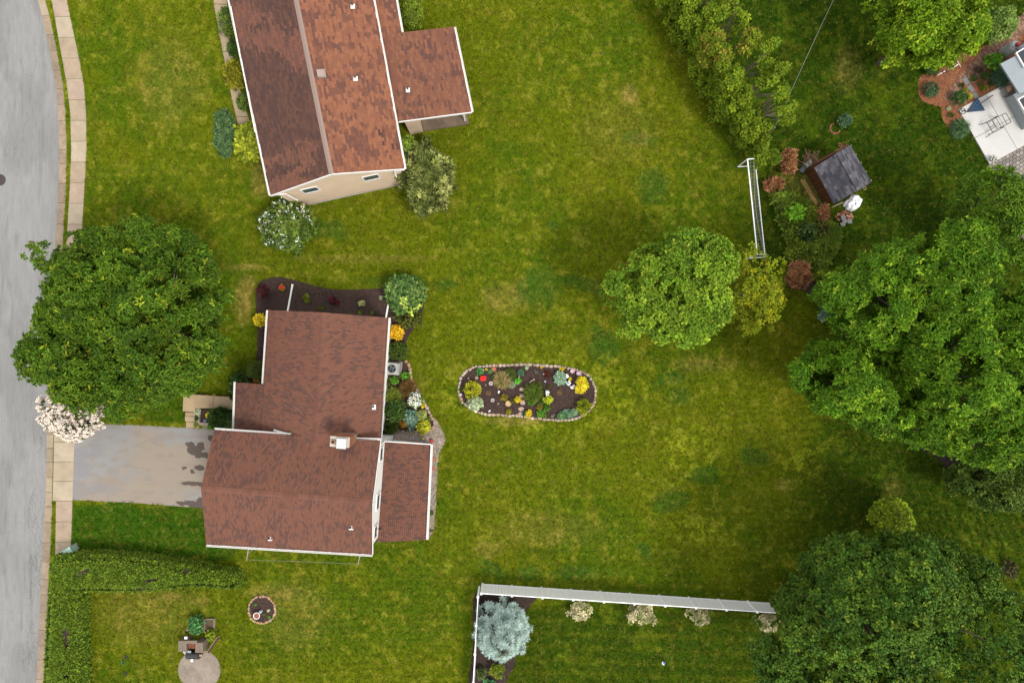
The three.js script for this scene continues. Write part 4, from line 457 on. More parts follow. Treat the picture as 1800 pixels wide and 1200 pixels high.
tree('garden_tree', 'open branched green tree beside the cobbled terrace', { seed: 109, hm: 4.4, h0: 1.6, h1: 7.2, lobes: 30, lr: .85, dens: .9, tones: [[.04, .10, .006], [.11, .19, .01]], tr: .2, limbs: 9, und: .7, line: [[1690, 310], [1710, 299], [1742, 310], [1752, 336], [1800, 338], [1850, 380], [1845, 450], [1800, 478], [1776, 446], [1742, 430], [1705, 412], [1690, 380], [1680, 350]], twigs: [[1730, 470, 3, 1765, 425, 5, .09], [1720, 480, 3, 1775, 445, 4.6, .07]], twigBark: bark });
tree('linden_tree', 'large dark glossy tree covering the end of the white fence', { seed: 110, gap: .37, fit: 1.03, hm: 6.5, h0: 1.6, h1: 10.6, lobes: 120, lr: 1.0, dens: 1.1, style: 'maple', tones: [[.032, .090, .010], [.095, .165, .014], [.15, .21, .02]], tr: .34, limbs: 14, und: .9, line: [[1334, 1132], [1350, 1110], [1372, 1085], [1402, 1062], [1410, 1040], [1438, 1020], [1450, 990], [1468, 968], [1490, 946], [1512, 952], [1540, 958], [1600, 950], [1640, 952], [1682, 965], [1722, 985], [1747, 1010], [1767, 1040], [1802, 1065], [1860, 1100], [1860, 1270], [1332, 1270], [1345, 1192], [1330, 1162]] });
tree('walnut_tree', 'light green tree with hanging leaves over the cedar mulch bed', { seed: 111, hm: 4.8, h0: 1.6, h1: 8, lobes: 52, lr: .85, dens: 1.15, style: 'broad', size: 1.25, tones: [[.065, .145, .004], [.155, .24, .008], [.24, .32, .015]], tr: .22, limbs: 9, und: .7, line: [[1532, 0], [1558, 6], [1572, 42], [1564, 98], [1590, 106], [1612, 86], [1640, 97], [1664, 112], [1690, 112], [1716, 90], [1742, 60], [1740, 20], [1765, -40], [1640, -85], [1536, -62]] });
// arborvitae row: several leaders each, foliage in puffs, the tops open with bare wood showing
{
  const T = [[.055, .105, .005], [.155, .205, .010]], L = ['tall arborvitae at the open end of the evergreen row', 'arborvitae with a gap of bare grey stems, second in the row', 'split arborvitae with many bare leaders, third in the row', 'dense arborvitae beside the split one, fourth in the row', 'arborvitae with a yellowed top in the middle of the row', 'arborvitae leaning over the lawn line, sixth in the row', 'arborvitae with two bleached stems, seventh in the row', 'low full arborvitae, eighth in the row', 'narrow arborvitae near the row end, ninth in the row', 'small arborvitae beside the soccer goal, last in the row'];
  for (let k = 0; k < 10; k++) {
    const r = rng(200 + k), f = k / 9, u = lerp(1180, 1328, f) + (k % 2) * 6, v = lerp(8, 276, f), b = S(u, v), hh = k > 7 ? lerp(3.2, 2.2, k - 8) : 4.6 + .9 * r(), w = k > 7 ? .75 : 1.3, t = thing('arborvitae', L[k], 'evergreen tree', b, 'evergreen row'), it = [], yel = k === 4 ? [.19, .17, .02] : null;
    const puff = (x, y, z, R, dn = 1) => { const n = Math.round(R * R * 210 * dn), lum = .8 + .4 * r(); for (let i = 0; i < n; i++) { const a = r() * 6.2832, yy = 1 - 1.6 * r(), q = Math.sqrt(Math.max(0, 1 - yy * yy)), g = R * (.55 + .5 * r()), c0 = yel && y > 3 && r() < .5 ? yel : mix3(T[0], T[1], r()), l = lum * (.75 + .5 * r()); it.push([x + q * Math.cos(a) * g, y + yy * g, z + q * Math.sin(a) * g, q * Math.cos(a), .4 + yy, q * Math.sin(a), .8 + .5 * r(), c0[0] * l, c0[1] * l, c0[2] * l]); } };
    const nl = k > 7 ? 3 : 5; part('trunk', limb([b.clone().setY(-.05), b.clone().add(V(.05, .5, 0)), b.clone().add(V(.1, 1.2, 0))], .16, .1, 8), paleBark, t);
    for (let i = 0; i < nl; i++) { const east = k < 8, e = V(b.x + (east ? .8 + 1.0 * r() : (r() - .5)), hh * (.7 + .32 * r()), b.z + (r() - .5) * 1.7), m = b.clone().lerp(e, .45).setY(e.y * .5).add(V((r() - .5) * .3, 0, (r() - .5) * .3)); part('leader', limb([b.clone().setY(.4), m, e], .06, .02, 6), paleBark, t); for (let j = 0; j < 2; j++) puff(e.x + (r() - .5) * .7, e.y - .1 + (r() - .5) * .5, e.z + (r() - .5) * .7, .2 + .14 * r()); if (east) for (let j = 0; j < 4; j++) { const q = m.clone().lerp(e, .2 + .8 * r()).add(V((r() - .5) * .7, .15, (r() - .5) * .7)); part('bare_twig', limb([m.clone().lerp(e, .3 * r()), q.clone().lerp(m, .4), q], .024, .01, 5), paleBark, t); } }
    for (let i = 0; i < (k > 7 ? 18 : 46); i++) { const a = 1.75 + r() * 2.8, y = .3 + (hh * .82) * Math.pow(r(), .8), q = w * (.85 + .2 * (1 - y / hh)) * (.5 + .5 * r()); puff(b.x - .15 + Math.cos(a) * q, y, b.z + Math.sin(a) * q * 1.1, .22 + .2 * r(), .9); }
    copies('foliage', SPR.fine, leafMat(.6, .1, .2), t, it.map(q => (q[6] *= 1.55, q)), r);
  }
}
// blue spruce: whorled shoots with silver tips
{
  const r = rng(230), b = S(884, 1092), t = thing('blue_spruce', 'silvery blue spruce in the fence corner bed', 'spruce tree', b), it = [], hh = 4.6; part('trunk', limb([b.clone().setY(-.05), b.clone().setY(2), b.clone().add(V(.05, hh, 0))], .14, .03, 8), darkBark, t);
  for (let y = .5; y < hh; y += .3) { const R = 2.05 * Math.pow(1 - y / (hh + .3), .75), n = Math.max(3, Math.round(R * 7)); for (let i = 0; i < n; i++) { const a = i / n * 6.2832 + y * 3 + r() * .4, RR = R * (.8 + .3 * r()), e = V(b.x + Math.cos(a) * RR, y + RR * .12 + r() * .12, b.z + Math.sin(a) * RR); if (i % 2 === 0) part('branch', limb([V(b.x, y - .05, b.z), V(b.x, y, b.z).lerp(e, .5).add(V(0, -.04, 0)), e], .03, .01, 5), darkBark, t); for (let j = 0; j < 3 + RR * 2.8; j++) { const f = 1 - Math.pow(r(), 1.6) * .75, sd = (r() - .5) * .5 * (1.1 - f * .3), m = .8 + .4 * r(), c0 = f > .6 ? mix3([.34, .46, .42], [.52, .64, .58], r()) : mix3([.15, .15, .07], [.28, .34, .28], r()); it.push([lerp(b.x, e.x, f) - Math.sin(a) * sd, lerp(y, e.y, f) + .14 * r(), lerp(b.z, e.z, f) + Math.cos(a) * sd, Math.cos(a + sd), .55 + .6 * r(), Math.sin(a + sd), 1.25 + .6 * r(), c0[0] * m, c0[1] * m, c0[2] * m]); } } }
  copies('needles', SPR.needle, leafMat(.6, .1), t, it, r);
}
// ---------------------------------------------------------------- shrubs and garden plants
const stemMat = std(A(92, 74, 58), .9);
function plant(name, label, u, v, ru, rv, h, style, tones, o = {}) {
  const r = rng(Math.round(u * 7 + v * 13)), hc = h * .5, c = S(u, v, hc), k = (H - hc) / F, rx = ru * k, rz = rv * k, y0 = o.y0 ?? 0, b = V(c.x, y0, c.z), t = thing(name, label, o.cat || 'shrub', b, o.group), it = [], fl = [], sz = (o.size ?? clamp(Math.sqrt(rx * rz) * .9, .35, 1.1)) * 1.65;
  const R = Math.max(rx, rz), n = Math.min(2200, Math.max(14, Math.round((rx * rz * 6.3 + (rx + rz) * h * 2) * (o.dens ?? 1) * 26 / (sz * sz))));
  for (let i = 0; i < n; i++) { const yy = 1 - 1.35 * r(), a = r() * 6.2832, q = Math.sqrt(Math.max(0, 1 - yy * yy)), lump = 1 - (o.lump ?? .38) * (vn(Math.cos(a) * q * 2.6 + 9 + u, Math.sin(a) * q * 2.6 + yy * 1.7 + v)), f = (r() < .25 ? .45 + .4 * r() : .8 + .3 * r() * r()) * lump * 1.06, bx = o.boxy ? .8 : 1; let dx = q * Math.cos(a), dz = q * Math.sin(a); if (o.boxy) { const s = Math.max(Math.abs(dx), Math.abs(dz)), w = Math.pow(1 / Math.max(s / Math.hypot(dx, dz), .72), .8); dx *= w * bx; dz *= w * bx; }
    const m = .62 + .76 * r(), cc = tones[2] && r() < (o.accent ?? .12) ? tones[2] : mix3(tones[0], tones[1], r()); let y = Math.max(.06, hc + yy * hc * f); const fan = style === 'strap' ? .3 : .92; if (fan < .5) y *= .4; it.push([c.x + dx * rx * f * fan, y0 + y, c.z + dz * rz * f * fan, dx * .8, .45 + .75 * yy, dz * .8, (fan < .5 ? R * 1.9 : sz) * (.75 + .5 * r()), cc[0] * m, cc[1] * m, cc[2] * m]); if (o.flower && yy > .0 && r() < o.flower.p && (!o.flower.where || o.flower.where(dx, dz))) fl.push([c.x + dx * rx * f * .98, y0 + y + .06, c.z + dz * rz * f * .98, dx * .6, 1, dz * .6, o.flower.s * (.7 + .6 * r()), ...o.flower.c.map(q => q * (.85 + .3 * r()))]); }
  const st = []; for (let i = 0; i < (o.stems ?? 4); i++) { const a = i * 1.6 + r(), e = V(c.x + Math.cos(a) * rx * .55, y0 + h * .62, c.z + Math.sin(a) * rz * .55); st.push(limb([b.clone().add(V(0, -.03, 0)), b.clone().lerp(e, .5).add(V(0, h * .1, 0)), e], .012 + .012 * R, .005, 5)); } part('stems', st, stemMat, t, 'stuff');
  copies('foliage', SPR[style], leafMat(.6, .2), t, it, r); if (fl.length) copies('flowers', SPR[o.flower.g || 'petal'], petalMat, t, fl, r); return t;
}
const g = { mid: [[.045, .085, .012], [.11, .16, .018]], dark: [[.020, .052, .010], [.055, .098, .014]], lime: [[.12, .17, .010], [.24, .28, .014]], olive: [[.06, .075, .012], [.13, .14, .02]], yellow: [[.42, .34, .012], [.62, .48, .02]], gold: [[.55, .32, .01], [.75, .46, .015]], blue: [[.09, .17, .12], [.20, .30, .22]], var: [[.20, .27, .13], [.46, .52, .34]], rust: [[.20, .09, .035], [.40, .19, .09]], tan: [[.22, .17, .06], [.42, .33, .14]], wine: [[.05, .010, .014], [.12, .02, .03]], brown: [[.11, .06, .015], [.2, .11, .03]], grey: [[.12, .13, .09], [.24, .25, .18]], bright: [[.05, .15, .012], [.12, .26, .02]] };
const white = { p: .5, s: 1.2, c: A(255, 250, 240), g: 'blossom' };
// by the cream house
plant('viburnum_bush', 'round bush flecked with white flowers below the cream gable wall', 503, 399, 56, 54, 2.6, 'broad', g.mid, { flower: { p: .75, s: 1.3, c: [.8, .79, .75], g: 'blossom', where: (x, z) => x < .1 || z < -.35 || Math.sin(x * 31 + z * 17) > .6 } });
plant('pieris_bush', 'large grey green evergreen bush with pale shoot tips at the cream house corner', 748, 309, 62, 80, 4, 'spray', [[.07, .09, .018], [.17, .20, .045], [.34, .35, .11]], { size: .95, lump: .6, dens: 1.1, accent: .2 });
plant('green_bush', 'fresh green bush tucked between the cream wall and the evergreen bush', 716, 264, 21, 20, 4.1, 'fine', [[.07, .13, .012], [.16, .22, .02]], { size: 1.3 });
plant('foundation_shrub', 'dark green shrub by the front path, first along the cream house', 398, 38, 14, 32, 1.3, 'fine', g.mid, { size: 1 }); plant('foundation_shrub', 'low dark shrub between two taller ones under the stained eave', 408, 84, 8, 18, .8, 'fine', g.dark, { size: .9 });
plant('golden_globe_shrub', 'round golden tipped shrub beside the front path', 411, 131, 19, 26, 1.5, 'spray', [[.10, .11, .008], [.30, .28, .015]], { size: .8 }); plant('box_shrub', 'clipped square box shrub along the front path', 427, 180, 13, 21, .9, 'fine', g.mid, { boxy: true, size: .8 });
plant('spreading_juniper', 'blue green spreading juniper on the front lawn edge', 396, 232, 21, 50, .5, 'spray', [[.06, .125, .045], [.14, .23, .09]], { size: .7, dens: 1.2 }); plant('euonymus_bush', 'yellow green variegated bush at the stained roof corner', 437, 251, 26, 38, 1.8, 'broad', [[.12, .17, .010], [.30, .32, .02]], {}); plant('globe_shrub', 'smooth clipped green ball beside the cream house wing', 725, 22, 20, 32, 1.6, 'fine', [[.08, .13, .010], [.16, .21, .014]], { size: .75, lump: .08, dens: 1.5 });
// round the brown-roofed house
plant('rhododendron', 'big rounded shrub with yellow green edged leaves at the mulch bed corner', 712, 516, 36, 35, 2.1, 'broad', [[.05, .11, .02], [.12, .19, .05], [.34, .40, .06]], { accent: .1, lump: .12 }); plant('olive_shrub', 'loose olive green shrub between the big rounded shrub and the gold one', 719, 556, 27, 24, .9, 'lance', g.olive, {}); plant('gold_spirea', 'vivid golden orange shrub against the white gutter', 697.5, 584.5, 14, 15, 1, 'fine', g.gold, { size: .85, dens: 1.4 }); plant('laurel_shrub', 'leafy green shrub beside the air conditioner', 700, 616, 20, 19, 1.1, 'lance', g.mid);
plant('yellow_shrub', 'bright yellow shrub at the west wall corner', 457, 563, 12, 14, .9, 'fine', g.yellow, { size: .85 }); plant('globe_shrub', 'clipped dark green ball beside the porch roof', 449.5, 650, 15, 16, 1.5, 'fine', [[.05, .09, .014], [.10, .14, .02]], { size: .65, lump: .05, dens: 1.6 }); plant('holly_bush', 'dark glossy bush wrapped round the porch roof corner', 421, 676, 20, 22, 1.4, 'broad', g.dark); plant('marigold_clump', 'small clump of orange flowers under the porch eave', 451, 669, 7, 3, .4, 'fine', g.mid, { flower: { p: .8, s: 1, c: A(250, 170, 20) }, cat: 'flower' });
plant('yew_bush', 'dense dark yew filling the corner by the entry path', 387, 733, 20, 20, 1.4, 'spray', [[.02, .05, .010], [.05, .10, .016]], { size: .8 }); plant('box_globe', 'clipped dark green mound tight against the porch wall', 404, 738, 11, 15, 1.2, 'fine', [[.025, .055, .010], [.06, .10, .015]], { size: .6, lump: .05, dens: 1.6 });
[['yellow flower clump at the entry path joint', 377, 695, 3, 3.4, g.yellow, .25, 'fine'], ['yellow tulip in the entry planting square', 366, 730, 3, 4, [[.6, .5, .01], [.8, .66, .02]], .3, 'big'], ['white edged plant on the entry kerb beside the steps', 348, 724, 4, 4.5, g.var, .3, 'big'], ['dark green potted plant beside the entry steps', 347, 735, 3.4, 3.4, g.dark, .3, 'big'], ['yellow green plant at the foot of the entry steps', 347, 746, 5, 4.5, g.lime, .3, 'lance'], ['pale striped plant at the drive edge', 360, 747, 4, 4.5, g.var, .3, 'strap'], ['bright green plant at the garage corner', 371, 750, 4, 4, g.bright, .35, 'big'], ['tall dark plant beside the porch downpipe', 409, 698, 3, 5, g.dark, .7, 'lance']].forEach(([l, u, v, a, b, t, h, s]) => plant('garden_plant', l, u, v, a, b, h, s, t, { size: .34, cat: 'plant', y0: .04 }));
// mulch bed north of the house
plant('smoke_bush', 'feathery wine red shrub in the mulch bed end', 462, 512, 12, 12, .9, 'lance', g.wine, { size: .7, dens: .6, y0: .03 }); plant('geranium', 'cluster of red geranium flowers in bare mulch', 496, 505.5, 5, 5.5, .35, 'big', g.mid, { size: .35, y0: .03, flower: { p: .9, s: 1.3, c: [.6, .03, .015] }, cat: 'flower' }); plant('lily_clump', 'yellow green upright clump in the dark mulch', 538.5, 523.5, 5.5, 8, .5, 'lance', g.lime, { size: .5, y0: .03, cat: 'plant' }); plant('heuchera', 'dark burgundy leafed plant in mid mulch', 583.5, 527.5, 6.5, 5.5, .3, 'big', g.wine, { size: .5, dens: .7, y0: .03, cat: 'plant' }); plant('heuchera', 'smaller burgundy seedling beside its parent plant', 592, 532, 4.5, 4, .2, 'big', g.wine, { size: .35, dens: .5, y0: .03, cat: 'plant' }); plant('sedum', 'pale cream green mound alone in the mulch', 635.5, 532.5, 6.4, 5.6, .3, 'fine', [[.32, .36, .14], [.5, .52, .25]], { size: .5, y0: .03, cat: 'plant' }); plant('fern', 'small olive fern close to the north roof edge', 564, 540.5, 4.4, 4, .3, 'lance', g.olive, { size: .4, y0: .03, cat: 'plant' }); plant('garden_plant', 'tiny green sprout by the north roof edge', 634, 548.5, 2.6, 3, .2, 'big', g.mid, { size: .3, y0: .03, cat: 'plant' }); plant('garden_plant', 'tiny green sprout near the white drain pipe', 655, 549, 2.6, 2.4, .2, 'big', g.mid, { size: .3, y0: .03, cat: 'plant' }); plant('garden_plant', 'pale little rosette beside the big rounded shrub', 669, 523.5, 2.4, 2.4, .2, 'big', g.var, { size: .25, y0: .03, cat: 'plant' });
// bed behind the house
[['ornamental_grass', 'rust brown grass clump beside the curved stone edging', 717, 682, 13.5, 12, .5, 'strap', g.brown, .5], ['lime_plant', 'bright green leafy plant south of the air conditioner', 693, 668.5, 6, 5, .3, 'big', g.bright, .5], ['lime_plant', 'bright green spreading plant touching the stone edging', 712, 660, 9, 5.5, .3, 'big', g.bright, .5], ['fern', 'thin fern between the wall and the bright plant', 682, 672, 3.4, 6, .4, 'lance', g.olive, .4], ['lily_clump', 'yellow green daylily clump beside the red ball', 691, 696, 13.5, 12, .7, 'strap', [[.09, .13, .012], [.22, .25, .03]], .55], ['azalea', 'dark broad azalea filling the middle of the rear bed', 695, 722, 20, 19, 1, 'broad', g.dark, .8], ['yellow_sedum', 'yellow sedum tuft beside the white daisy bush', 743.5, 711.5, 5, 5.5, .25, 'fine', g.yellow, .5], ['hosta', 'blue green hosta clump in the rear bed', 723.5, 736, 12, 18, .5, 'big', g.blue, .7], ['spirea', 'pale lime mound beside the blue hosta', 741.5, 729, 11, 11.5, .55, 'fine', [[.22, .26, .06], [.36, .38, .12]], .6], ['garden_plant', 'small green tuft against the stone edging corner', 752, 735.5, 5, 6, .3, 'fine', g.mid, .5], ['barberry', 'yellow leafed barberry next to the gravel', 745, 751, 12, 11.5, .7, 'broad', [[.20, .22, .012], [.44, .42, .03]], .6], ['barberry', 'orange leafed barberry between azalea and hosta', 709, 744.5, 7.5, 8.5, .5, 'fine', [[.2, .11, .01], [.4, .2, .02]], .5], ['asparagus_fern', 'soft feathery green plant by the stepping stones', 686, 752.5, 16, 10.5, .5, 'needle', g.mid, .7]].forEach(([n, l, u, v, a, b, h, s, t, z]) => plant(n, l, u, v, a, b, h, s, t, { size: z, y0: .034, cat: 'plant' }));
plant('daisy_bush', 'bush covered in white flowers beside the rear stone edging', 729.5, 703.5, 13.5, 15, .7, 'big', g.mid, { size: .6, y0: .034, flower: { p: 1, s: 2.3, c: [.78, .77, .72] } });
// island bed
[['spirea', 'large yellow green mound at the round end of the island bed', 829.5, 684, 17, 16.5, .8, 'fine', [[.20, .22, .008], [.38, .36, .015]], .75], ['variegated_euonymus', 'white edged shrub touching the yellow green mound', 834, 708, 13.5, 13.5, .6, 'big', g.var, .55], ['ornamental_grass', 'straw coloured grass fountain with lime centre', 883, 667, 13, 13.5, .6, 'strap', g.tan, .6], ['lime_plant', 'lime tuft growing inside the straw grass', 880.5, 672, 5.5, 5, .62, 'lance', g.lime, .5], ['chives', 'fine grassy green clump behind the straw grass', 896, 657, 9, 9, .45, 'strap', g.mid, .45], ['catmint', 'dark teal leafy plant near the island border', 916, 654.5, 5.5, 5, .3, 'big', [[.04, .10, .05], [.08, .17, .09]], .4], ['lettuce_plant', 'vivid green plant with a white stake', 910, 669, 5, 5, .25, 'big', [[.06, .24, .02], [.14, .4, .04]], .4], ['lambs_ear', 'spiky silver green plant', 900, 676, 5.5, 5, .25, 'strap', g.var, .3], ['daylily', 'big arching green daylily in the middle of the island', 937, 690, 14.5, 14, .7, 'strap', [[.06, .11, .012], [.14, .2, .02]], .6], ['daylily', 'small bright daylily fan below the big one', 933.5, 706.5, 6, 5.5, .4, 'strap', g.bright, .35], ['spirea', 'lime mound beside the white flower spikes', 963, 702, 9.5, 8, .45, 'fine', [[.26, .32, .01], [.42, .46, .02]], .55], ['hosta', 'large silvery blue hosta', 984, 665, 9.5, 12.5, .45, 'big', [[.18, .30, .20], [.34, .46, .33]], .55], ['gold_spirea', 'brilliant yellow shrub at the far round end of the island', 1022.5, 677, 14.5, 17.5, .8, 'fine', [[.50, .42, .012], [.74, .62, .03]], .7], ['yellow_juniper', 'yellow green feathery mound beside the island border', 1025, 714, 10, 15, .6, 'spray', [[.13, .17, .008], [.3, .34, .016]], .6], ['hosta', 'blue green hosta nearest the blue flower', 988, 730, 7.5, 7, .35, 'big', [[.07, .17, .06], [.16, .30, .13]], .42], ['hosta', 'middle hosta of three along the border', 999.5, 726.5, 7, 7, .35, 'big', [[.07, .16, .07], [.15, .28, .14]], .4], ['hosta', 'grey green hosta beside the feathery mound', 1009, 724.5, 7.5, 6.5, .35, 'big', [[.12, .2, .12], [.24, .34, .2]], .4], ['lettuce_plant', 'round bright green leafy head by the border', 952, 726.5, 7, 6.5, .3, 'big', g.bright, .45], ['coneflower', 'green plant next to the lime mound', 962, 716, 6, 6, .35, 'lance', g.bright, .4], ['coneflower', 'small green tuft close beside the lime mound', 951.5, 708, 4, 4, .3, 'lance', g.mid, .35], ['coreopsis', 'mixed yellow and red foliage between two green plants', 948, 716, 6, 4.5, .3, 'lance', [[.16, .17, .02], [.34, .2, .03]], .4], ['coreopsis', 'golden bronze tuft near the sand coloured disc', 886, 698, 5.5, 6, .35, 'lance', [[.16, .14, .01], [.34, .28, .02]], .4], ['coreopsis', 'olive tuft beside the sand coloured disc', 901, 704.5, 4.5, 4, .3, 'lance', g.olive, .35], ['marigold', 'yellow marigold beside the flagstones', 910, 702, 5, 5, .3, 'big', g.yellow, .35], ['marigold', 'yellow marigold by the flagstone at the border', 929, 726.5, 4.5, 6.5, .3, 'big', g.yellow, .35], ['coreopsis', 'bronze tuft near the border stones', 894.5, 723.5, 5, 5, .3, 'lance', [[.17, .15, .01], [.32, .28, .02]], .38], ['sedum', 'round green cushion in open mulch', 948.5, 674, 4.6, 4.6, .2, 'fine', g.olive, .4], ['coral_bells', 'dark red low plant in the mulch', 962, 658, 4.6, 6, .2, 'big', [[.05, .012, .008], [.09, .02, .012]], .35], ['yellow_sedum', 'yellow sedum strip along the border stones', 988, 648, 6, 3, .2, 'fine', g.yellow, .35], ['yellow_sedum', 'yellow sedum between white phlox', 1002, 665.5, 3, 3.5, .2, 'fine', g.yellow, .35], ['yellow_sedum', 'tiny yellow sedum alone by the border', 952, 645, 2.2, 2.2, .15, 'fine', g.yellow, .28], ['hosta', 'glossy green hosta beside the terracotta disc', 843, 653, 6, 5, .25, 'big', [[.04, .15, .03], [.1, .27, .07]], .38], ['hosta', 'small green hosta touching the terracotta disc', 861.5, 652.5, 3.6, 3.6, .2, 'big', [[.05, .16, .05], [.12, .28, .1]], .3], ['hosta', 'dusky green hosta beside the straw grass', 869, 663.5, 4, 3.6, .22, 'big', [[.04, .1, .03], [.08, .17, .06]], .3], ['pansy', 'yellow pansy on the border side', 855, 649, 2.2, 2.2, .15, 'fine', g.yellow, .26], ['creeping_thyme', 'dark green mat against the border stones', 808.5, 684, 3, 5.5, .15, 'fine', g.dark, .35], ['creeping_thyme', 'green mat spilling over the border into the lawn', 807.5, 711, 3.5, 5, .15, 'fine', g.mid, .35], ['lavender', 'little grey blue plant in the mulch', 942, 653.5, 3, 3, .2, 'lance', g.grey, .28], ['hosta', 'pale hosta seedling against the upper border', 926, 646, 2.8, 2.8, .18, 'big', g.var, .26], ['artemisia', 'grey green tuft beside the lower border', 971, 730, 3, 3, .2, 'fine', g.grey, .28], ['creeping_thyme', 'dark mat beside the brilliant yellow shrub', 1034, 663.5, 3, 5, .18, 'fine', g.dark, .34], ['catmint', 'teal tuft by the flagstone at the border', 921, 726, 3.4, 5, .25, 'lance', [[.05, .1, .06], [.1, .18, .1]], .32], ['yellow_sedum', 'yellow strip inside the border bend', 1041, 712, 1.8, 4, .15, 'fine', g.gold, .28], ['garden_plant', 'faint olive tuft beside pale statue', 965.5, 679, 3.5, 3.5, .2, 'lance', g.olive, .3]].forEach(([n, l, u, v, a, b, h, s, t, z]) => plant(n, l, u, v, a, b, h, s, t, { size: z, y0: .05, cat: 'plant' }));
[['poppy', 'scarlet flower clump in the island bed', 849, 665, 4.6, 4.4, [.75, .02, .01], .3, 1.7], ['phlox', 'white phlox beside the silvery hosta', 996, 660.5, 3, 3.5, [.72, .68, .72], .25, 1.2], ['phlox', 'white phlox mat below the yellow sedum', 999, 673, 4, 4, [.72, .68, .72], .22, 1.2], ['phlox', 'white phlox mat beside the brilliant yellow shrub', 1005.5, 679, 4, 3.5, [.72, .68, .72], .22, 1.2], ['phlox', 'pale pink phlox along the upper border', 1006, 652, 3.5, 3, [.7, .48, .54], .22, 1.2], ['phlox', 'pink phlox mat behind the brilliant yellow shrub', 1017, 656.5, 5.5, 3, [.62, .45, .58], .22, 1.2], ['foxglove', 'white flower spikes above the lime mound', 962, 690, 3, 5.5, [.72, .72, .66], .5, 1], ['forget_me_not', 'tiny sky blue flower by the hostas', 995, 721, 3, 2.6, A(180, 214, 250), .25, 1]].forEach(([n, l, u, v, a, b, c, h, s]) => plant(n, l, u, v, a, b, h, 'fine', g.mid, { size: .32, y0: .05, cat: 'flower', flower: { p: .85, s, c } }));
// fence corner, ring bed, barbecue
plant('globe_shrub', 'clipped yellow green shrub below the blue spruce', 874, 1178, 18, 15, .9, 'fine', [[.09, .14, .008], [.2, .24, .012]], { size: .75, y0: .03, boxy: true }); plant('dwarf_conifer', 'small conifer between spruce bed and white fence', 846.5, 1183, 6.5, 9.5, .7, 'spray', [[.06, .09, .02], [.16, .2, .07]], { size: .5, y0: .03 }); plant('hosta', 'green hosta at the foot of the clipped shrub', 859, 1199, 10, 5, .4, 'big', [[.04, .14, .05], [.1, .26, .1]], { size: .5, y0: .03, cat: 'plant' });
[['first variegated shrub along the white fence, after the spruce', 1021, 1074, 33, 25], ['fullest cream variegated shrub along the white fence', 1129, 1081, 35, 27], ['narrow cream variegated shrub between two fence posts', 1228, 1079, 27, 24], ['cream variegated shrub beside the dark linden', 1352, 1094, 30, 26]].forEach(([l, u, v, a, b], i) => plant('variegated_dogwood', l, u, v, a, b, 1.5, 'fine', [[.30, .28, .14], [.62, .54, .34], [.16, .2, .05]], { size: .85, dens: .6, accent: .2, lump: .7, group: 'variegated shrubs along the fence' }));
plant('tomato_plant', 'dense green plants in the raised box behind the barbecue', 345, 1098, 15, 15, .9, 'broad', [[.03, .11, .03], [.08, .2, .06]], { size: .7, cat: 'plant' }); plant('lime_plant', 'yellow green plant beside the barbecue stones', 372, 1116, 10, 9, .6, 'big', g.lime, { size: .55, cat: 'plant' }); plant('yellow_shrub', 'small yellow green tuft beside the barbecue planting', 325, 1111, 4, 6, .4, 'fine', g.lime, { size: .5, cat: 'plant' });
[['green sprout beside the white pebbles in the ring bed', 449, 1062, 2.2, 2.4, g.bright], ['green sprout opposite the bowl in the ring bed', 473, 1084, 2.8, 2.8, g.bright], ['thin lime sprout near the bowl', 447, 1086, 2, 2, g.lime], ['white flowering seedling in the ring bed', 472, 1072, 3, 2.6, g.var], ['olive seedling beside the gazing ball', 464, 1078, 2.4, 2, g.olive]].forEach(([l, u, v, a, b, t]) => plant('seedling', l, u, v, a, b, .18, 'fine', t, { size: .3, y0: .05, cat: 'plant' }));
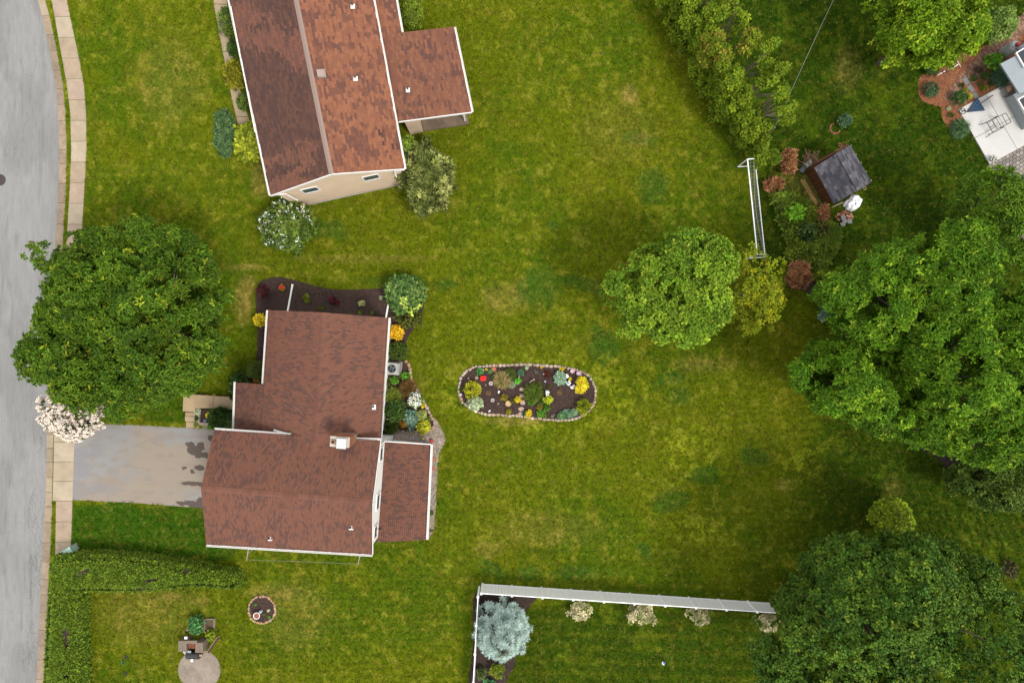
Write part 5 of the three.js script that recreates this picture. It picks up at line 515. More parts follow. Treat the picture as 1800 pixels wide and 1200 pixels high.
// along the far boundary
plant('globe_shrub', 'bright lime green rounded bush in front of the dark linden', 1565, 908, 38, 34, 3.6, 'fine', [[.12, .19, .008], [.25, .32, .014]], { size: 1.2, dens: 1.3, lump: .2 }); plant('globe_shrub', 'light green clipped ball beside the brick path', 1752, 45, 28, 32, 3, 'fine', [[.08, .15, .02], [.18, .26, .05]], { size: 1 , lump: .06 });
[['dead_conifer', 'rust brown dead conifer beside the shed lumber', 1386, 283, 14, 26, 1.3, 'spray', g.rust], ['dead_conifer', 'reddish dead conifer at the goal side of the shrubs', 1361, 325, 18, 12, .9, 'spray', g.rust], ['dead_conifer', 'large rust brown conifer by the oak mulch bed', 1404, 484, 25, 28, 1.6, 'spray', g.rust], ['dead_conifer', 'small rusty sapling below the shed corner', 1448, 374, 7, 14, 1, 'spray', g.rust], ['wild_shrub', 'tangled green shrub beside the reddish dead conifer', 1373, 352, 18, 16, 1, 'broad', [[.075, .13, .012], [.18, .24, .02]]], ['wild_shrub', 'vivid green shrub near the shed lumber', 1399, 374, 17, 16, 1.1, 'broad', [[.09, .22, .01], [.18, .36, .02]]], ['wild_shrub', 'grey green weeds on the goal side of the strip', 1377, 388, 14, 16, .7, 'lance', [[.075, .13, .012], [.18, .24, .02]]], ['wild_shrub', 'dark bush in the middle of the boundary strip', 1417, 408, 20, 18, 1.1, 'broad', g.dark], ['wild_shrub', 'mixed green bush below the vivid shrub', 1392, 412, 18, 16, .9, 'lance', [[.075, .13, .012], [.18, .24, .02]]], ['wild_shrub', 'olive bush on the shed side of the strip', 1444, 400, 16, 16, .9, 'lance', g.olive], ['wild_shrub', 'spreading green juniper across the strip', 1425, 432, 32, 14, .8, 'spray', [[.075, .13, .012], [.18, .24, .02]]], ['wild_shrub', 'green weeds above the large dead conifer', 1396, 446, 18, 14, .7, 'lance', [[.075, .13, .012], [.18, .24, .02]]], ['wild_shrub', 'pale green bush beside the large dead conifer', 1428, 466, 16, 16, .9, 'lance', [[.075, .13, .012], [.18, .24, .02]]], ['wild_shrub', 'yellow green mound at the oak mulch edge', 1441, 487, 12, 10, .9, 'spray', g.lime], ['hydrangea', 'silver leafed bush in the oak mulch', 1450, 545, 9, 14, .6, 'big', g.blue], ['wild_shrub', 'leafy bush against the oak mulch point', 1440, 520, 13, 12, .8, 'broad', g.mid], ['dead_shrub', 'pale grey brown dried shrub under the oak edge', 1583, 750, 30, 17, .8, 'lance', [[.12, .11, .07], [.28, .25, .18]]], ['wild_shrub', 'dim brownish weed clump in the diagonal mown strip', 1776, 1000, 14, 18, .6, 'lance', [[.05, .05, .02], [.12, .1, .04]]]].forEach(([n, l, u, v, a, b, h, s, t]) => plant(n, l, u, v, a, b, h, s, t, { size: s === 'spray' ? .9 : .95, lump: .6, dens: .7 }));
{ // weeds run wild along the boundary strip
  const o = setting('weed_patch'); o.userData = { kind: 'stuff' }; const r = rng(310), it = [], P = smooth(sp([[1352, 338], [1372, 335], [1412, 350], [1450, 385], [1478, 405], [1470, 440], [1452, 470], [1440, 495], [1410, 470], [1384, 460], [1380, 420], [1366, 380]]), 4); for (let k = 0; k < 5200; k++) { const p = S(lerp(1345, 1485, r()), lerp(330, 500, r())); if (!inside(P, p.x, p.z)) continue; const c = mix3([.07, .13, .012], [.22, .28, .03], clamp(fbm(p.x * 1.2, p.z * 1.2, 2) * 1.3 - .2 + (r() - .5) * .5)); it.push([p.x, .04 + .3 * r() * r(), p.z, r() - .5, 1, r() - .5, .8 + .6 * r(), c[0], c[1], c[2]]); } copies('weeds', SPR.lance, leafMat(.6, .1, .2), o, it, r); }
// by the patio
[['rose_bush', 'dark bush with white flecks beside the small garden bicycle', 1638, 121, 17, 13, .8, 'fine', g.dark, .7], ['peony', 'green plants in the rounded end of the cedar mulch', 1636, 158, 15, 14, .6, 'lance', [[.04, .1, .03], [.11, .19, .09]], .6], ['lime_plant', 'vivid green bush beside the gas tank', 1747, 108, 14, 14, .8, 'big', [[.05, .16, .01], [.14, .3, .02]], .7], ['yucca', 'blue green spiky plant at the porch roof corner', 1761, 134, 13, 14, .7, 'strap', [[.06, .13, .07], [.14, .24, .14]], .5], ['boxwood', 'dark low mound in the cedar mulch', 1721, 122, 8, 6, .4, 'fine', [[.04, .03, .02], [.09, .07, .04]], .5], ['boxwood', 'round green mound beside the dark low one', 1713, 137, 6, 6.5, .4, 'fine', g.dark, .5], ['boxwood', 'dark green oval mound in the cedar mulch', 1733, 133, 8.5, 6.5, .45, 'fine', g.dark, .5], ['boxwood', 'little green mound nearest the flagstones', 1724, 147, 4.5, 4, .3, 'fine', g.mid, .4], ['lime_plant', 'lime tuft near the patio edge', 1730, 155, 5, 4.5, .3, 'lance', g.lime, .4], ['boxwood', 'small dark tuft near the spiky plant', 1741, 147, 3.4, 3.6, .3, 'fine', g.dark, .35], ['lime_plant', 'lime mound beside a flagstone', 1698, 158, 4.5, 4.2, .3, 'fine', g.lime, .4], ['lime_plant', 'yellow lime mound beside the flagstone at the patio', 1705, 168.5, 5, 5, .3, 'fine', [[.24, .26, .02], [.4, .4, .03]], .4], ['azalea', 'bushy dark green plant at the patio corner', 1686, 173, 13.5, 12, .7, 'lance', [[.03, .09, .02], [.07, .15, .03]], .6], ['boxwood', 'brown green tuft beside the brick path', 1691, 150, 5.5, 3, .25, 'lance', g.olive, .35], ['iris_clump', 'strappy green clump spilling over the patio edge', 1688, 225, 14, 11, .5, 'strap', [[.06, .13, .05], [.14, .24, .1]], .45], ['petunia', 'white flowered tuft in the cedar mulch tip', 1668, 190, 4, 3.4, .25, 'fine', g.var, .35], ['petunia', 'green tuft in the cedar mulch tip', 1672, 202, 4, 5, .25, 'lance', g.mid, .35], ['sapling', 'young blue green sapling by the little brick ring', 1485, 212, 13, 13, .9, 'lance', [[.05, .12, .05], [.11, .2, .1]], .6]].forEach(([n, l, u, v, a, b, h, s, t, z]) => plant(n, l, u, v, a, b, h, s, t, { size: z, y0: .02, cat: 'plant' }));
// ---------------------------------------------------------------- clipped hedge
{
  const r = rng(300), o = thing('privet_hedge', 'thick clipped privet hedge turning a corner beside the street', 'hedge', S(160, 1010)), hh = 1.75, it = [], inner = [];
  const arm = [sp([[118, 968, 0], [190, 966, 0], [260, 972, 0], [340, 984, 0], [424, 1000, 0], [430, 1018, 0], [414, 1036, 1.7], [330, 1032, 1.7], [255, 1041, 1.7], [150, 1042, 1.7], [90, 1042, 1.7], [88, 990, 1.7]]), sp([[88, 1000, 1.7], [120, 990, .8], [157, 1040, 0], [158, 1110, 0], [160, 1240, 0], [71, 1240, 1.7], [78, 1110, 1.7], [82, 1050, 1.7]])];
  const bare = [[147, 1004, 14, 8], [140, 1008, 8, 9], [266, 1021, 19, 7], [256, 1025, 9, 7], [110, 1118, 10, 22], [113, 1138, 7, 14], [109, 1164, 7, 9], [112, 1191, 11, 8], [322, 1010, 9, 6]];
  arm.forEach((P, ai) => { const flat = P.map(p => V(p.x, 0, p.z)); let a = 1e9, b = -1e9, c = 1e9, d = -1e9; for (const q of flat) { a = Math.min(a, q.x); b = Math.max(b, q.x); c = Math.min(c, q.z); d = Math.max(d, q.z); }
    inner.push(plate(flat.map(p => p.clone()), hh - .5, hh - .45)); const edge = (x, z) => { let m = 9; for (let i = 0, j = flat.length - 1; i < flat.length; j = i++) { const A1 = flat[j], B1 = flat[i], ex = B1.x - A1.x, ez = B1.z - A1.z, t = clamp(((x - A1.x) * ex + (z - A1.z) * ez) / (ex * ex + ez * ez)); m = Math.min(m, Math.hypot(x - A1.x - ex * t, z - A1.z - ez * t)); } return m; };
    const N = 15000; for (let i = 0; i < N; i++) { const x = lerp(a, b, r()), z = lerp(c, d, r()); if (!inside(flat, x, z)) continue; if (ai && inside(arm[0], x, z)) continue; const e = (!ai && inside(arm[1], x, z)) ? 1 : edge(x, z), u = 900 + x * F / (H - hh), v = 600 + z * F / (H - hh); let hole = false; for (const q of bare) if (Math.hypot((u - q[0]) / q[2], (v - q[1]) / q[3]) < 1 + .5 * (r() - .5)) hole = true; if (hole) continue; const n = fbm(x * 1.1, z * 1.1, 3), top = hh - .45 * (1 - sst(0, .55, e)) - .28 * n, y = e < .3 ? .1 + (top - .1) * Math.pow(r(), .7) : top - .3 * r() * r(), cc = mix3([.044, .094, .006], [.135, .19, .010], r()), m = .75 + .5 * r(); it.push([x, y, z, (r() - .5) * 1.2, 1, (r() - .5) * 1.2, .7 + .45 * r(), cc[0] * m, cc[1] * m, cc[2] * m]); } 
    for (let i = 0, j = flat.length - 1; i < flat.length; j = i++) { const A1 = flat[j], B1 = flat[i], L = A1.distanceTo(B1), nx = (B1.z - A1.z) / L, nz = -(B1.x - A1.x) / L; for (let k = 0; k < L * 90; k++) { const t = r(), x = lerp(A1.x, B1.x, t), z = lerp(A1.z, B1.z, t), sg = inside(flat, x + nx * .1, z + nz * .1) ? -1 : 1; if (inside(arm[1 - ai], x, z)) continue; const y = .08 + (hh - .35) * r(), cc = mix3([.055, .105, .008], [.15, .21, .012], r()), m = .75 + .5 * r(); it.push([x - sg * nx * .08 * r(), y, z - sg * nz * .08 * r(), nx * sg, .5, nz * sg, .7 + .4 * r(), cc[0] * m, cc[1] * m, cc[2] * m]); } } });
  const wood = std(A(70, 58, 46), .95); part('inner_wood', inner[0], wood, o); part('inner_wood', inner[1].translate(0, -.01, 0), wood, o); const tw = []; for (const q of bare) { const p = S(q[0], q[1], hh - .55); for (let k = 0; k < 44; k++) { const a = r() * 6.28, s = Math.sqrt(r()); tw.push([p.x + Math.cos(a) * s * q[2] * .037, hh - .5, p.z + Math.sin(a) * s * q[3] * .037, (r() - .5) * 1.6, 1, (r() - .5) * 1.6, .5 + .4 * r(), ...A(170, 146, 126)]); } } copies('bare_twigs', SPR.twig, chipMat2(), o, tw, r); copies('foliage', SPR.broad, leafMat(.6, .2), o, it, r);
}
function chipMat2() { return new THREE.MeshStandardMaterial({ color: 0xffffff, vertexColors: true, roughness: .95, side: THREE.DoubleSide }); }
// ---------------------------------------------------------------- white vinyl fence: boards, rails and capped posts
{
  const vinyl = std([.87, .87, .87], .45), vinyl2 = std([.85, .85, .85], .45), hF = 1.83, capG = (() => { const g = new THREE.ConeGeometry(.105, .07, 4); g.rotateY(Math.PI / 4); return g; })(), boardG = new THREE.BoxGeometry(1, 1, 1);
  function run(o, a, b, n, tall) {
    const d = b.clone().sub(a), L = d.length(), ry = Math.atan2(-d.z, d.x); d.normalize();
    for (let k = 0; k <= n; k++) { const p = a.clone().addScaledVector(d, L * k / n), post = piece('post', boardG, vinyl, o, V(p.x, tall / 2 + .03, p.z), ry, [.127, tall + .06, .127]); part('post_cap', capG.clone().translate(p.x, tall + .095, p.z).translate(-post.position.x, -post.position.y, -post.position.z).translate(0, 0, 0), vinyl, o); o.children[o.children.length - 1].position.set(post.position.x, post.position.y, post.position.z); }
    for (let k = 0; k < n; k++) { const p = a.clone().addScaledVector(d, L * k / n + .064), q = a.clone().addScaledVector(d, L * (k + 1) / n - .064); for (const y of [tall - .05, .12]) part('rail', beam(p.clone().setY(y), q.clone().setY(y), .05, .1), vinyl, o); const W = p.distanceTo(q), m = 9, w = W / m; for (let i = 0; i < m; i++) { const c = p.clone().addScaledVector(d, (i + .5) * w); piece('board', boardG, i % 2 ? vinyl : vinyl2, o, V(c.x, (tall + .07) / 2, c.z), ry, [w - .006, tall - .2, .024]); } }
  }
  const c0 = S(848, 1025.5), o1 = thing('vinyl_fence', 'long solid white vinyl fence of vertical boards with capped posts', 'fence', c0); run(o1, c0, S(1470, 1066.5), 12, hF);
  const c1 = S(842.5, 1031), o2 = thing('vinyl_fence', 'white vinyl fence seen edge on beside the spruce bed', 'fence', c1); run(o2, c1, S(832, 1225), 4, hF);
}
// ---------------------------------------------------------------- soccer goal
{
  const f0 = S(1296.5, 293.5), f1 = S(1313, 454), b0 = S(1328, 291), b1 = S(1345, 452), hG = 2, o = thing('soccer_goal', 'white tube soccer goal with loose net on the lawn edge', 'soccer goal', f0), m = std([.82, .82, .82], .4), r = .042, up = p => p.clone().setY(hG), k0 = up(f0).lerp(up(b0), .38), k1 = up(f1).lerp(up(b1), .38);
  part('post', rod(f0, up(f0), r), m, o); part('post', rod(f1, up(f1), r), m, o); part('crossbar', rod(up(f0), up(f1), r), m, o); part('ground_bar', rod(b0.clone().setY(.05), b1.clone().setY(.05), r), m, o);
  for (const [f, b, k] of [[f0, b0, k0], [f1, b1, k1]]) { part('side_bar', rod(f.clone().setY(.05), b.clone().setY(.05), r * .9), m, o); part('back_stay', limb([up(f), k, k.clone().lerp(b, .5).add(V(.05, .1, 0)), b.clone().setY(.05)], r * .85, r * .85, 8), m, o); }
  const cords = [], P = (s, t) => { const a = up(f0).lerp(up(f1), s), b = b0.clone().lerp(b1, s).setY(.05), k = k0.clone().lerp(k1, s); const p = t < .3 ? a.lerp(k, t / .3) : k.lerp(b, (t - .3) / .7); p.y -= .25 * Math.sin(Math.PI * s) * Math.sin(Math.PI * Math.min(1, t * 1.1)); p.x -= .18 * Math.sin(Math.PI * s) * Math.sin(Math.PI * t); return p; }; const NS = 26, NT = 8;
  for (let i = 0; i <= NS; i++) for (let j = 0; j < NT; j++) cords.push(rod(P(i / NS, j / NT), P(i / NS, (j + 1) / NT), .005, .005, 3)); for (let j = 0; j <= NT; j++) for (let i = 0; i < NS; i++) cords.push(rod(P(i / NS, j / NT), P((i + 1) / NS, j / NT), .005, .005, 3));
  part('net', cords, std(A(214, 216, 214), .8), o, 'stuff');
}
// ---------------------------------------------------------------- small things
const steel = std(A(196, 196, 198), .35, { metalness: .6 }), blackM = std(A(42, 40, 42), .5), terra = std(A(214, 136, 96), .85), whiteP = std([.75, .74, .72], .5);
{ const a = S(1343, 240), b = S(1475, -45), o = thing('washing_line', 'thin pale line stretched across the dark lawn beside the evergreens', 'washing line', a); part('line', limb([a.clone().setY(1.9), a.clone().lerp(b, .5).setY(1.72), b.clone().setY(1.9)], .014, .014, 5), std(A(200, 200, 190), .7), o); part('post', rod(a, a.clone().setY(1.95), .035), paleBark, o); part('post', rod(b, b.clone().setY(1.95), .035), paleBark, o); }
{ const o = thing('clothes_rack', 'thin metal clothesline on two brackets below the south eave', 'clothesline', S(455, 957)), m = std([.4, .39, .37], .45), P = [[455, 957], [643, 964]]; for (const [u, v] of P) { const p = S(u, v), t = p.clone().setY(2.0); part('post', rod(p, t, .025), m, o); part('arm', [rod(t.clone().add(V(.08, 0, -.5)), t.clone().add(V(-.08, 0, .42)), .016), ...[-.4, -.1, .2, .4].map(z => rod(t.clone().add(V(-z * .17, 0, z)), t.clone().add(V(-z * .17, .08, z)), .012))], m, o); } const a = S(455, 957).setY(2.06), b = S(643, 964).setY(2.06); for (const z of [.38]) part('line', limb([a.clone().add(V(-z * .17, 0, z)), a.clone().lerp(b, .5).add(V(-z * .17, -.07, z)), b.clone().add(V(-z * .17, 0, z))], .006, .006, 5), m, o); }
{ const c = S(694, 647), o = thing('air_conditioner', 'pale square outdoor air conditioner with round fan grille', 'air conditioner', c), m = std(A(214, 212, 206), .5), ry = -.08; part('pad', box(V(c.x, .05, c.z), 1, .1, .95, ry), grainy(A(170, 160, 150), .2, .2, 1), o); part('cabinet', box(V(c.x, .45, c.z), .82, .7, .72, ry), m, o); part('top_cover', [box(V(c.x, .815, c.z), .86, .03, .76, ry)], m, o); const k = V(c.x - .06, .83, c.z); part('fan_well', disc(k, .27, .012, 28), std(A(34, 38, 44), .7), o); part('fan', [0, 1, 2, 3].map(i => new THREE.BoxGeometry(.24, .012, .1).rotateX(.4).translate(.13, 0, 0).rotateY(i * Math.PI / 2 + .4).translate(k.x, k.y + .03, k.z)), std(A(150, 160, 172), .4, { metalness: .5 }), o); part('fan_hub', disc(k.clone().add(V(0, .01, 0)), .06, .05, 14), blackM, o); part('grille', [.1, .16, .22, .275].map(R => torus(V(k.x, k.y + .06, k.z), R, .006, 28)), blackM, o); for (let i = 0; i < 6; i++) part('louver', box(V(c.x + .36, .835, c.z - .28 + i * .11), .1, .014, .05, ry), std(A(150, 150, 148), .5), o); part('pipe', limb([V(c.x - .3, .25, c.z + .3), V(c.x - .45, .2, c.z + .5), V(c.x - .75, .3, c.z + .6)], .03, .03), steel, o); }
{ const c = S(128, 965.5), o = thing('utility_box', 'pale mint green utility box at the hedge corner', 'utility box', c), m = std([.36, .54, .46], .5), ry = .52; part('body', box(V(c.x, .35, c.z), .72, .7, .42, ry), m, o); part('lid', [box(V(c.x, .72, c.z), .78, .06, .48, ry), box(V(c.x, .755, c.z), .6, .02, .32, ry)], m, o); part('base', box(V(c.x, .03, c.z), .9, .06, .6, ry), grainy(A(180, 170, 160), .2, .2, 1), o); }
for (const [u0, v0, u1, v1, l] of [[514, 500, 505.5, 546, 'white drain pipe crossing the mulch bed from the north roof edge'], [684, 527, 678.5, 557, 'white drain pipe in the mulch beside the big rounded shrub']]) { const a = S(u0, v0, .1), b = S(u1, v1, .1), d = b.clone().sub(a).normalize(), o = thing('drain_pipe', l, 'drain pipe', S(u0, v0)); part('pipe', beam(a, b.clone().addScaledVector(d, .6), .1, .09), whiteP, o); part('pipe_end', beam(a.clone().addScaledVector(d, -.02), a.clone().addScaledVector(d, .06), .13, .12), whiteP, o); }
// pots and ornaments
function pot(name, label, u, v, rr, h, rim, fill, y0, cat = 'pot') { const c = S(u, v, y0), o = thing(name, label, cat, c); part('bowl', lathe(c, [[rr * .6, 0], [rr * .72, h * .5], [rr * .95, h], [rr, h], [rr, h * .92], [rr * .8, h * .4]], 20), rim, o); part('rim', torus(c.clone().add(V(0, h, 0)), rr * .95, rr * .1, 24), rim, o); part('contents', disc(c.clone().add(V(0, h * .7, 0)), rr * .86, h * .12, 20), fill, o); return o; }
pot('birdbath', 'shallow white rimmed bowl in the small ring bed', 453.5, 1079, .22, .32, whiteP, std(A(180, 96, 66), .6), .05, 'birdbath'); pot('terracotta_saucer', 'round orange terracotta disc by the island border', 868, 649, .17, .12, terra, terra, .05); pot('stone_saucer', 'pale round stone disc beside the yellow green mound', 838, 664, .12, .08, std(A(206, 176, 150), .9), std(A(196, 166, 140), .9), .05); pot('white_ring_pot', 'white ring shaped pot beside the straw grass', 863, 673.5, .13, .12, whiteP, std(A(190, 170, 150), .9), .05); pot('white_ring_pot', 'white ring shaped pot in the open mulch by the border', 866, 703, .115, .12, whiteP, std(A(170, 150, 130), .9), .05); pot('wooden_disc', 'large sand coloured wooden disc beside the flagstones', 893.5, 709, .2, .14, std(A(232, 196, 142), .8), std(A(238, 204, 152), .8), .05);
const ball = (name, label, u, v, r, y, c, cat = 'ornament') => { const p = S(u, v, y), o = thing(name, label, cat, p); part('globe', new THREE.SphereGeometry(r, 20, 14).translate(p.x, p.y + r + .05, p.z), std(c, .25), o); part('stand', lathe(p, [[r * .8, 0], [r * .5, .03], [r * .45, .07]], 12), whiteP, o); };
ball('gazing_ball', 'pale blue white globe touching the bowl in the ring bed', 459, 1073.5, .11, .05, A(206, 216, 240)); ball('gazing_ball', 'red globe against the house wall in the rear bed', 678.5, 694, .12, .034, A(232, 84, 40)); ball('gazing_ball', 'white globe at the round end of the island bed', 810, 693, .1, .05, A(240, 240, 248)); ball('gazing_ball', 'lavender globe in the island mulch', 958, 670, .08, .05, A(214, 204, 236)); ball('gazing_ball', 'small lilac globe near the terracotta disc', 823.5, 664.5, .08, .05, A(190, 166, 186)); ball('gazing_ball', 'tiny white globe beside the yellow pansy', 849.5, 650, .06, .05, A(236, 236, 240)); ball('gazing_ball', 'tiny white globe beside the dark red plant', 955.5, 657, .05, .05, A(240, 240, 240)); ball('gazing_ball', 'red globe at the stepping stone corner of the gravel', 759, 774, .13, .02, A(226, 50, 50)); ball('path_light', 'round pale blue light on the stepping stone row', 727, 770.5, .08, .05, A(190, 186, 214), 'light'); ball('path_light', 'round yellow light on the stepping stone row', 744, 770.5, .09, .05, A(240, 216, 120), 'light');
for (const [u, v, l] of [[983.5, 690, 'brass wire ring ornament in the open mulch'], [858.5, 691, 'twisted wire ring ornament beside the yellow green mound']]) { const p = S(u, v, .06), o = thing('wire_ornament', l, 'ornament', p), m = std(A(196, 156, 90), .4, { metalness: .5 }); part('ring', torus(p.clone().add(V(0, .04, 0)), .15, .014, 24), m, o); part('scroll', [torus(p.clone().add(V(-.05, .05, 0)), .05, .012, 12), torus(p.clone().add(V(.05, .05, .03)), .045, .012, 12)], m, o); part('spike', rod(p.clone().add(V(0, -.05, 0)), p.clone().add(V(0, .06, 0)), .008), m, o); }
{ const p = S(934, 669.5, .05), o = thing('garden_statue', 'pale crooked animal statue in the island mulch', 'statue', p), m = grainy(A(222, 206, 176), .2, .2, .6); part('body', limb([p.clone().add(V(-.12, .08, .1)), p.clone().add(V(-.02, .16, 0)), p.clone().add(V(.08, .22, -.06)), p.clone().add(V(.14, .26, -.1))], .05, .03, 8), m, o); part('head', new THREE.SphereGeometry(.055, 12, 8).scale(1.4, 1, 1).translate(p.x + .16, p.y + .28, p.z - .11), m, o); for (const [x, z] of [[-.1, .1], [-.06, .02], [.06, -.02], [.1, -.1]]) part('leg', rod(p.clone().add(V(x, -.02, z)), p.clone().add(V(x, .14, z)), .018), m, o); }
{ const p = S(877, 687.5, .05), o = thing('garden_statue', 'little white mushroom ornament in open mulch', 'statue', p); part('stalk', rod(p, p.clone().add(V(0, .12, .02)), .03), whiteP, o); part('cap', lathe(p.clone().add(V(0, .1, .02)), [[.08, 0], [.07, .04], [.03, .07], [0, .075]], 12), whiteP, o); part('small_cap', lathe(p.clone().add(V(-.03, .03, .1)), [[.05, 0], [.04, .03], [0, .05]], 10), whiteP, o); }
{ const p = S(912.5, 662, .05), o = thing('plant_stake', 'short white wooden stake beside the vivid green plant', 'stake', p); part('stake', beam(p.clone().add(V(.03, .25, -.1)), p.clone().add(V(-.05, 0, .12)), .05, .02), std(A(232, 206, 184), .8), o); }
{ const p = S(860.5, 722, .05), o = thing('garden_stone', 'small white stone near the border', 'stone', p); piece('stone', stoneGeos[1], whiteP, o, p.clone().add(V(0, .04, 0)), .6, [.2, .1, .1]); }
[[838, 719], [849, 716], [876, 709.5], [853.5, 676.5], [874, 677]].forEach(([u, v], i) => { const p = S(u, v, .05), o = thing('border_pebble', ['pale pebble between variegated shrub and border', 'cream pebble in mulch beside the variegated shrub', 'yellowish pebble in the open mulch', 'white pebble beside the white ring pot', 'small pebble under the straw grass'][i], 'stone', p); piece('pebble', pebGeo, stoneMats[i], o, p.clone().add(V(0, .02, 0)), i, .11); });
// red bricks on the gravel strip and its two weeds
for (const [u, v, l] of [[762.5, 807, 'red square paver on the gravel strip beside the shed roof'], [762, 823.5, 'second red square paver farther along the gravel strip']]) { const p = S(u, v, .02), o = thing('red_paver', l, 'paver', p); piece('paver', new THREE.BoxGeometry(1, 1, 1), grainy(A(206, 116, 92), .2, .3, .6), o, p.clone().add(V(0, .03, 0)), .1, [.2, .06, .24]); part('chamfer', box(p.clone().add(V(0, .062, 0)), .17, .008, .2, .1), std(A(212, 124, 98), .9), o); }
plant('weed_clump', 'green weed in the gravel strip', 758, 901, 3.6, 3.2, .2, 'big', g.mid, { size: .3, y0: .02, cat: 'plant' }); plant('weed_clump', 'dark dry weed at the gravel strip end', 757.5, 931.5, 2.8, 2.2, .15, 'lance', g.olive, { size: .28, y0: .02, cat: 'plant' });
{ const p = S(362, 739, .12), o = thing('blue_planter', 'small blue square planter in the entry planting square', 'planter', p), m = std(A(106, 118, 170), .5); part('body', box(p.clone().add(V(0, .1, 0)), .22, .2, .2), m, o); part('soil', box(p.clone().add(V(0, .205, 0)), .17, .015, .15), std(A(124, 132, 160), .9), o); }
{ const p = S(357, 753, .02), o = thing('garden_hose', 'pale hose end lying on the drive edge', 'hose', p); part('hose', limb([S(366, 751, .03), S(360, 752, .03), S(352, 754.5, .03), S(348, 757, .03)], .022, .022, 7), std(A(206, 200, 176), .6), o); part('nozzle', rod(S(348, 757, .03), S(345.5, 757.6, .03), .03, .02), steel, o); }
// ---------------------------------------------------------------- barbecue on the round pad
{ const o = thing('stone_barbecue', 'stone and brick barbecue with a black grill at the round concrete pad', 'barbecue', S(346, 1130)), st = grainy(A(150, 132, 116), .35, .35, .8), br = [A(156, 88, 64), A(142, 78, 58), A(168, 98, 74)].map(c => grainy(c, .2, .3, .5)), G = new THREE.BoxGeometry(1, 1, 1);
  const blk = (u, v, w, d, h) => { for (let k = 0; k < 3; k++) for (let j = 0; j < 2; j++) part('stone_block', box(S(u, v).add(V((j - .5) * w * .5, h / 3 * (k + .5), 0)), w * .5 - .012, h / 3 - .012, d, (j - .5) * .03), st, o); }; blk(330.5, 1126, .56, .72, .85); blk(360, 1128, .52, .66, .9); part('lintel', box(S(347, 1119).add(V(0, .84, -.02)), .72, .1, .2), st, o);
  for (let j = 0; j < 5; j++) for (let k = 0; k < 3; k++) piece('brick', G, br[(j + k) % 3], o, S(341 + k * 5.3, 1122.5 + j * 2.1).add(V(0, .62, 0)), 0, [.19, .07, .075]);
  const gc = S(347, 1144); part('grill_body', box(gc.clone().add(V(0, .5, 0)), .86, .5, .42), blackM, o); part('grill_lid', new THREE.CylinderGeometry(.24, .24, .8, 18, 1, false, 0, Math.PI).rotateZ(Math.PI / 2).rotateX(-Math.PI / 2 + .0).translate(gc.x, .75, gc.z), std(A(62, 60, 64), .45), o); part('grill_handle', rod(gc.clone().add(V(-.25, .82, .27)), gc.clone().add(V(.25, .82, .27)), .016), steel, o); for (const x of [-.38, .38]) for (const z of [-.15, .17]) part('grill_leg', rod(gc.clone().add(V(x, .04, z)), gc.clone().add(V(x, .3, z)), .02), blackM, o); part('side_shelf', box(gc.clone().add(V(-.2, .79, -.29)), .24, .03, .16), std(A(190, 196, 204), .4), o); part('side_shelf', box(gc.clone().add(V(.52, .7, -.02)), .2, .03, .14), std(A(216, 170, 140), .6), o); }
{ const a = S(366, 1146, .5), b = S(384, 1119.5, .7), o = thing('leaning_beam', 'long dark brown beam leaning beside the barbecue', 'beam', S(366, 1146)); part('beam', beam(a, b, .13, .1), std(A(74, 50, 40), .8), o); part('pale_edge', beam(a.clone().add(V(-.07, .02, -.04)), b.clone().add(V(-.07, .02, -.04)), .03, .09), std(A(206, 158, 120), .8), o); part('foot', rod(S(367, 1144.5), a, .05), std(A(90, 64, 50), .9), o); part('foot', rod(S(383, 1121), b, .05), std(A(210, 180, 150), .9), o); }
{ const c = S(369.5, 1097), o = thing('raised_planter', 'empty wooden planting box beside the tomato plants', 'planter', c), m = std(A(186, 170, 150), .85); for (const [x, z, w, d] of [[0, -.42, .66, .04], [0, .42, .66, .04], [-.33, 0, .04, .84], [.33, 0, .04, .84]]) part('board', box(c.clone().add(V(x, .12, z)), w, .24, d), m, o); part('soil', box(c.clone().add(V(0, .08, 0)), .62, .14, .8), grainy(A(112, 92, 66), .3, .4, 1), o); }
{ const a = S(336, 1112, .0), o = thing('garden_post', 'weathered post with a white cap among the tomato plants', 'post', S(338, 1107)); part('post', beam(S(338, 1107), S(338, 1107).setY(1.2).add(V(.18, 0, -.5)), .12, .12), std(A(156, 138, 122), .9), o); part('cap', box(S(338, 1107).setY(1.15).add(V(-.0, -.2, .12)), .18, .05, .16), whiteP, o); }
{ const p = S(331, 1141, .04), o = thing('white_bucket', 'white bucket beside the barbecue stones', 'bucket', p); part('bucket', lathe(p, [[.13, 0], [.17, .34], [.19, .36], [.165, .34], [.13, .03], [0, .03]], 20), whiteP, o); part('handle', new THREE.TorusGeometry(.17, .008, 6, 16, Math.PI).rotateX(-1.1).translate(p.x, p.y + .33, p.z), steel, o); }
{ const p = S(337, 1160.5, .04), o = thing('paper_plate', 'small white plate lying on the round concrete pad', 'plate', p); part('plate', lathe(p, [[0, .01], [.07, .012], [.1, .025], [.095, .016]], 20), whiteP, o); part('rim', torus(p.clone().add(V(0, .025, 0)), .1, .006), whiteP, o); }
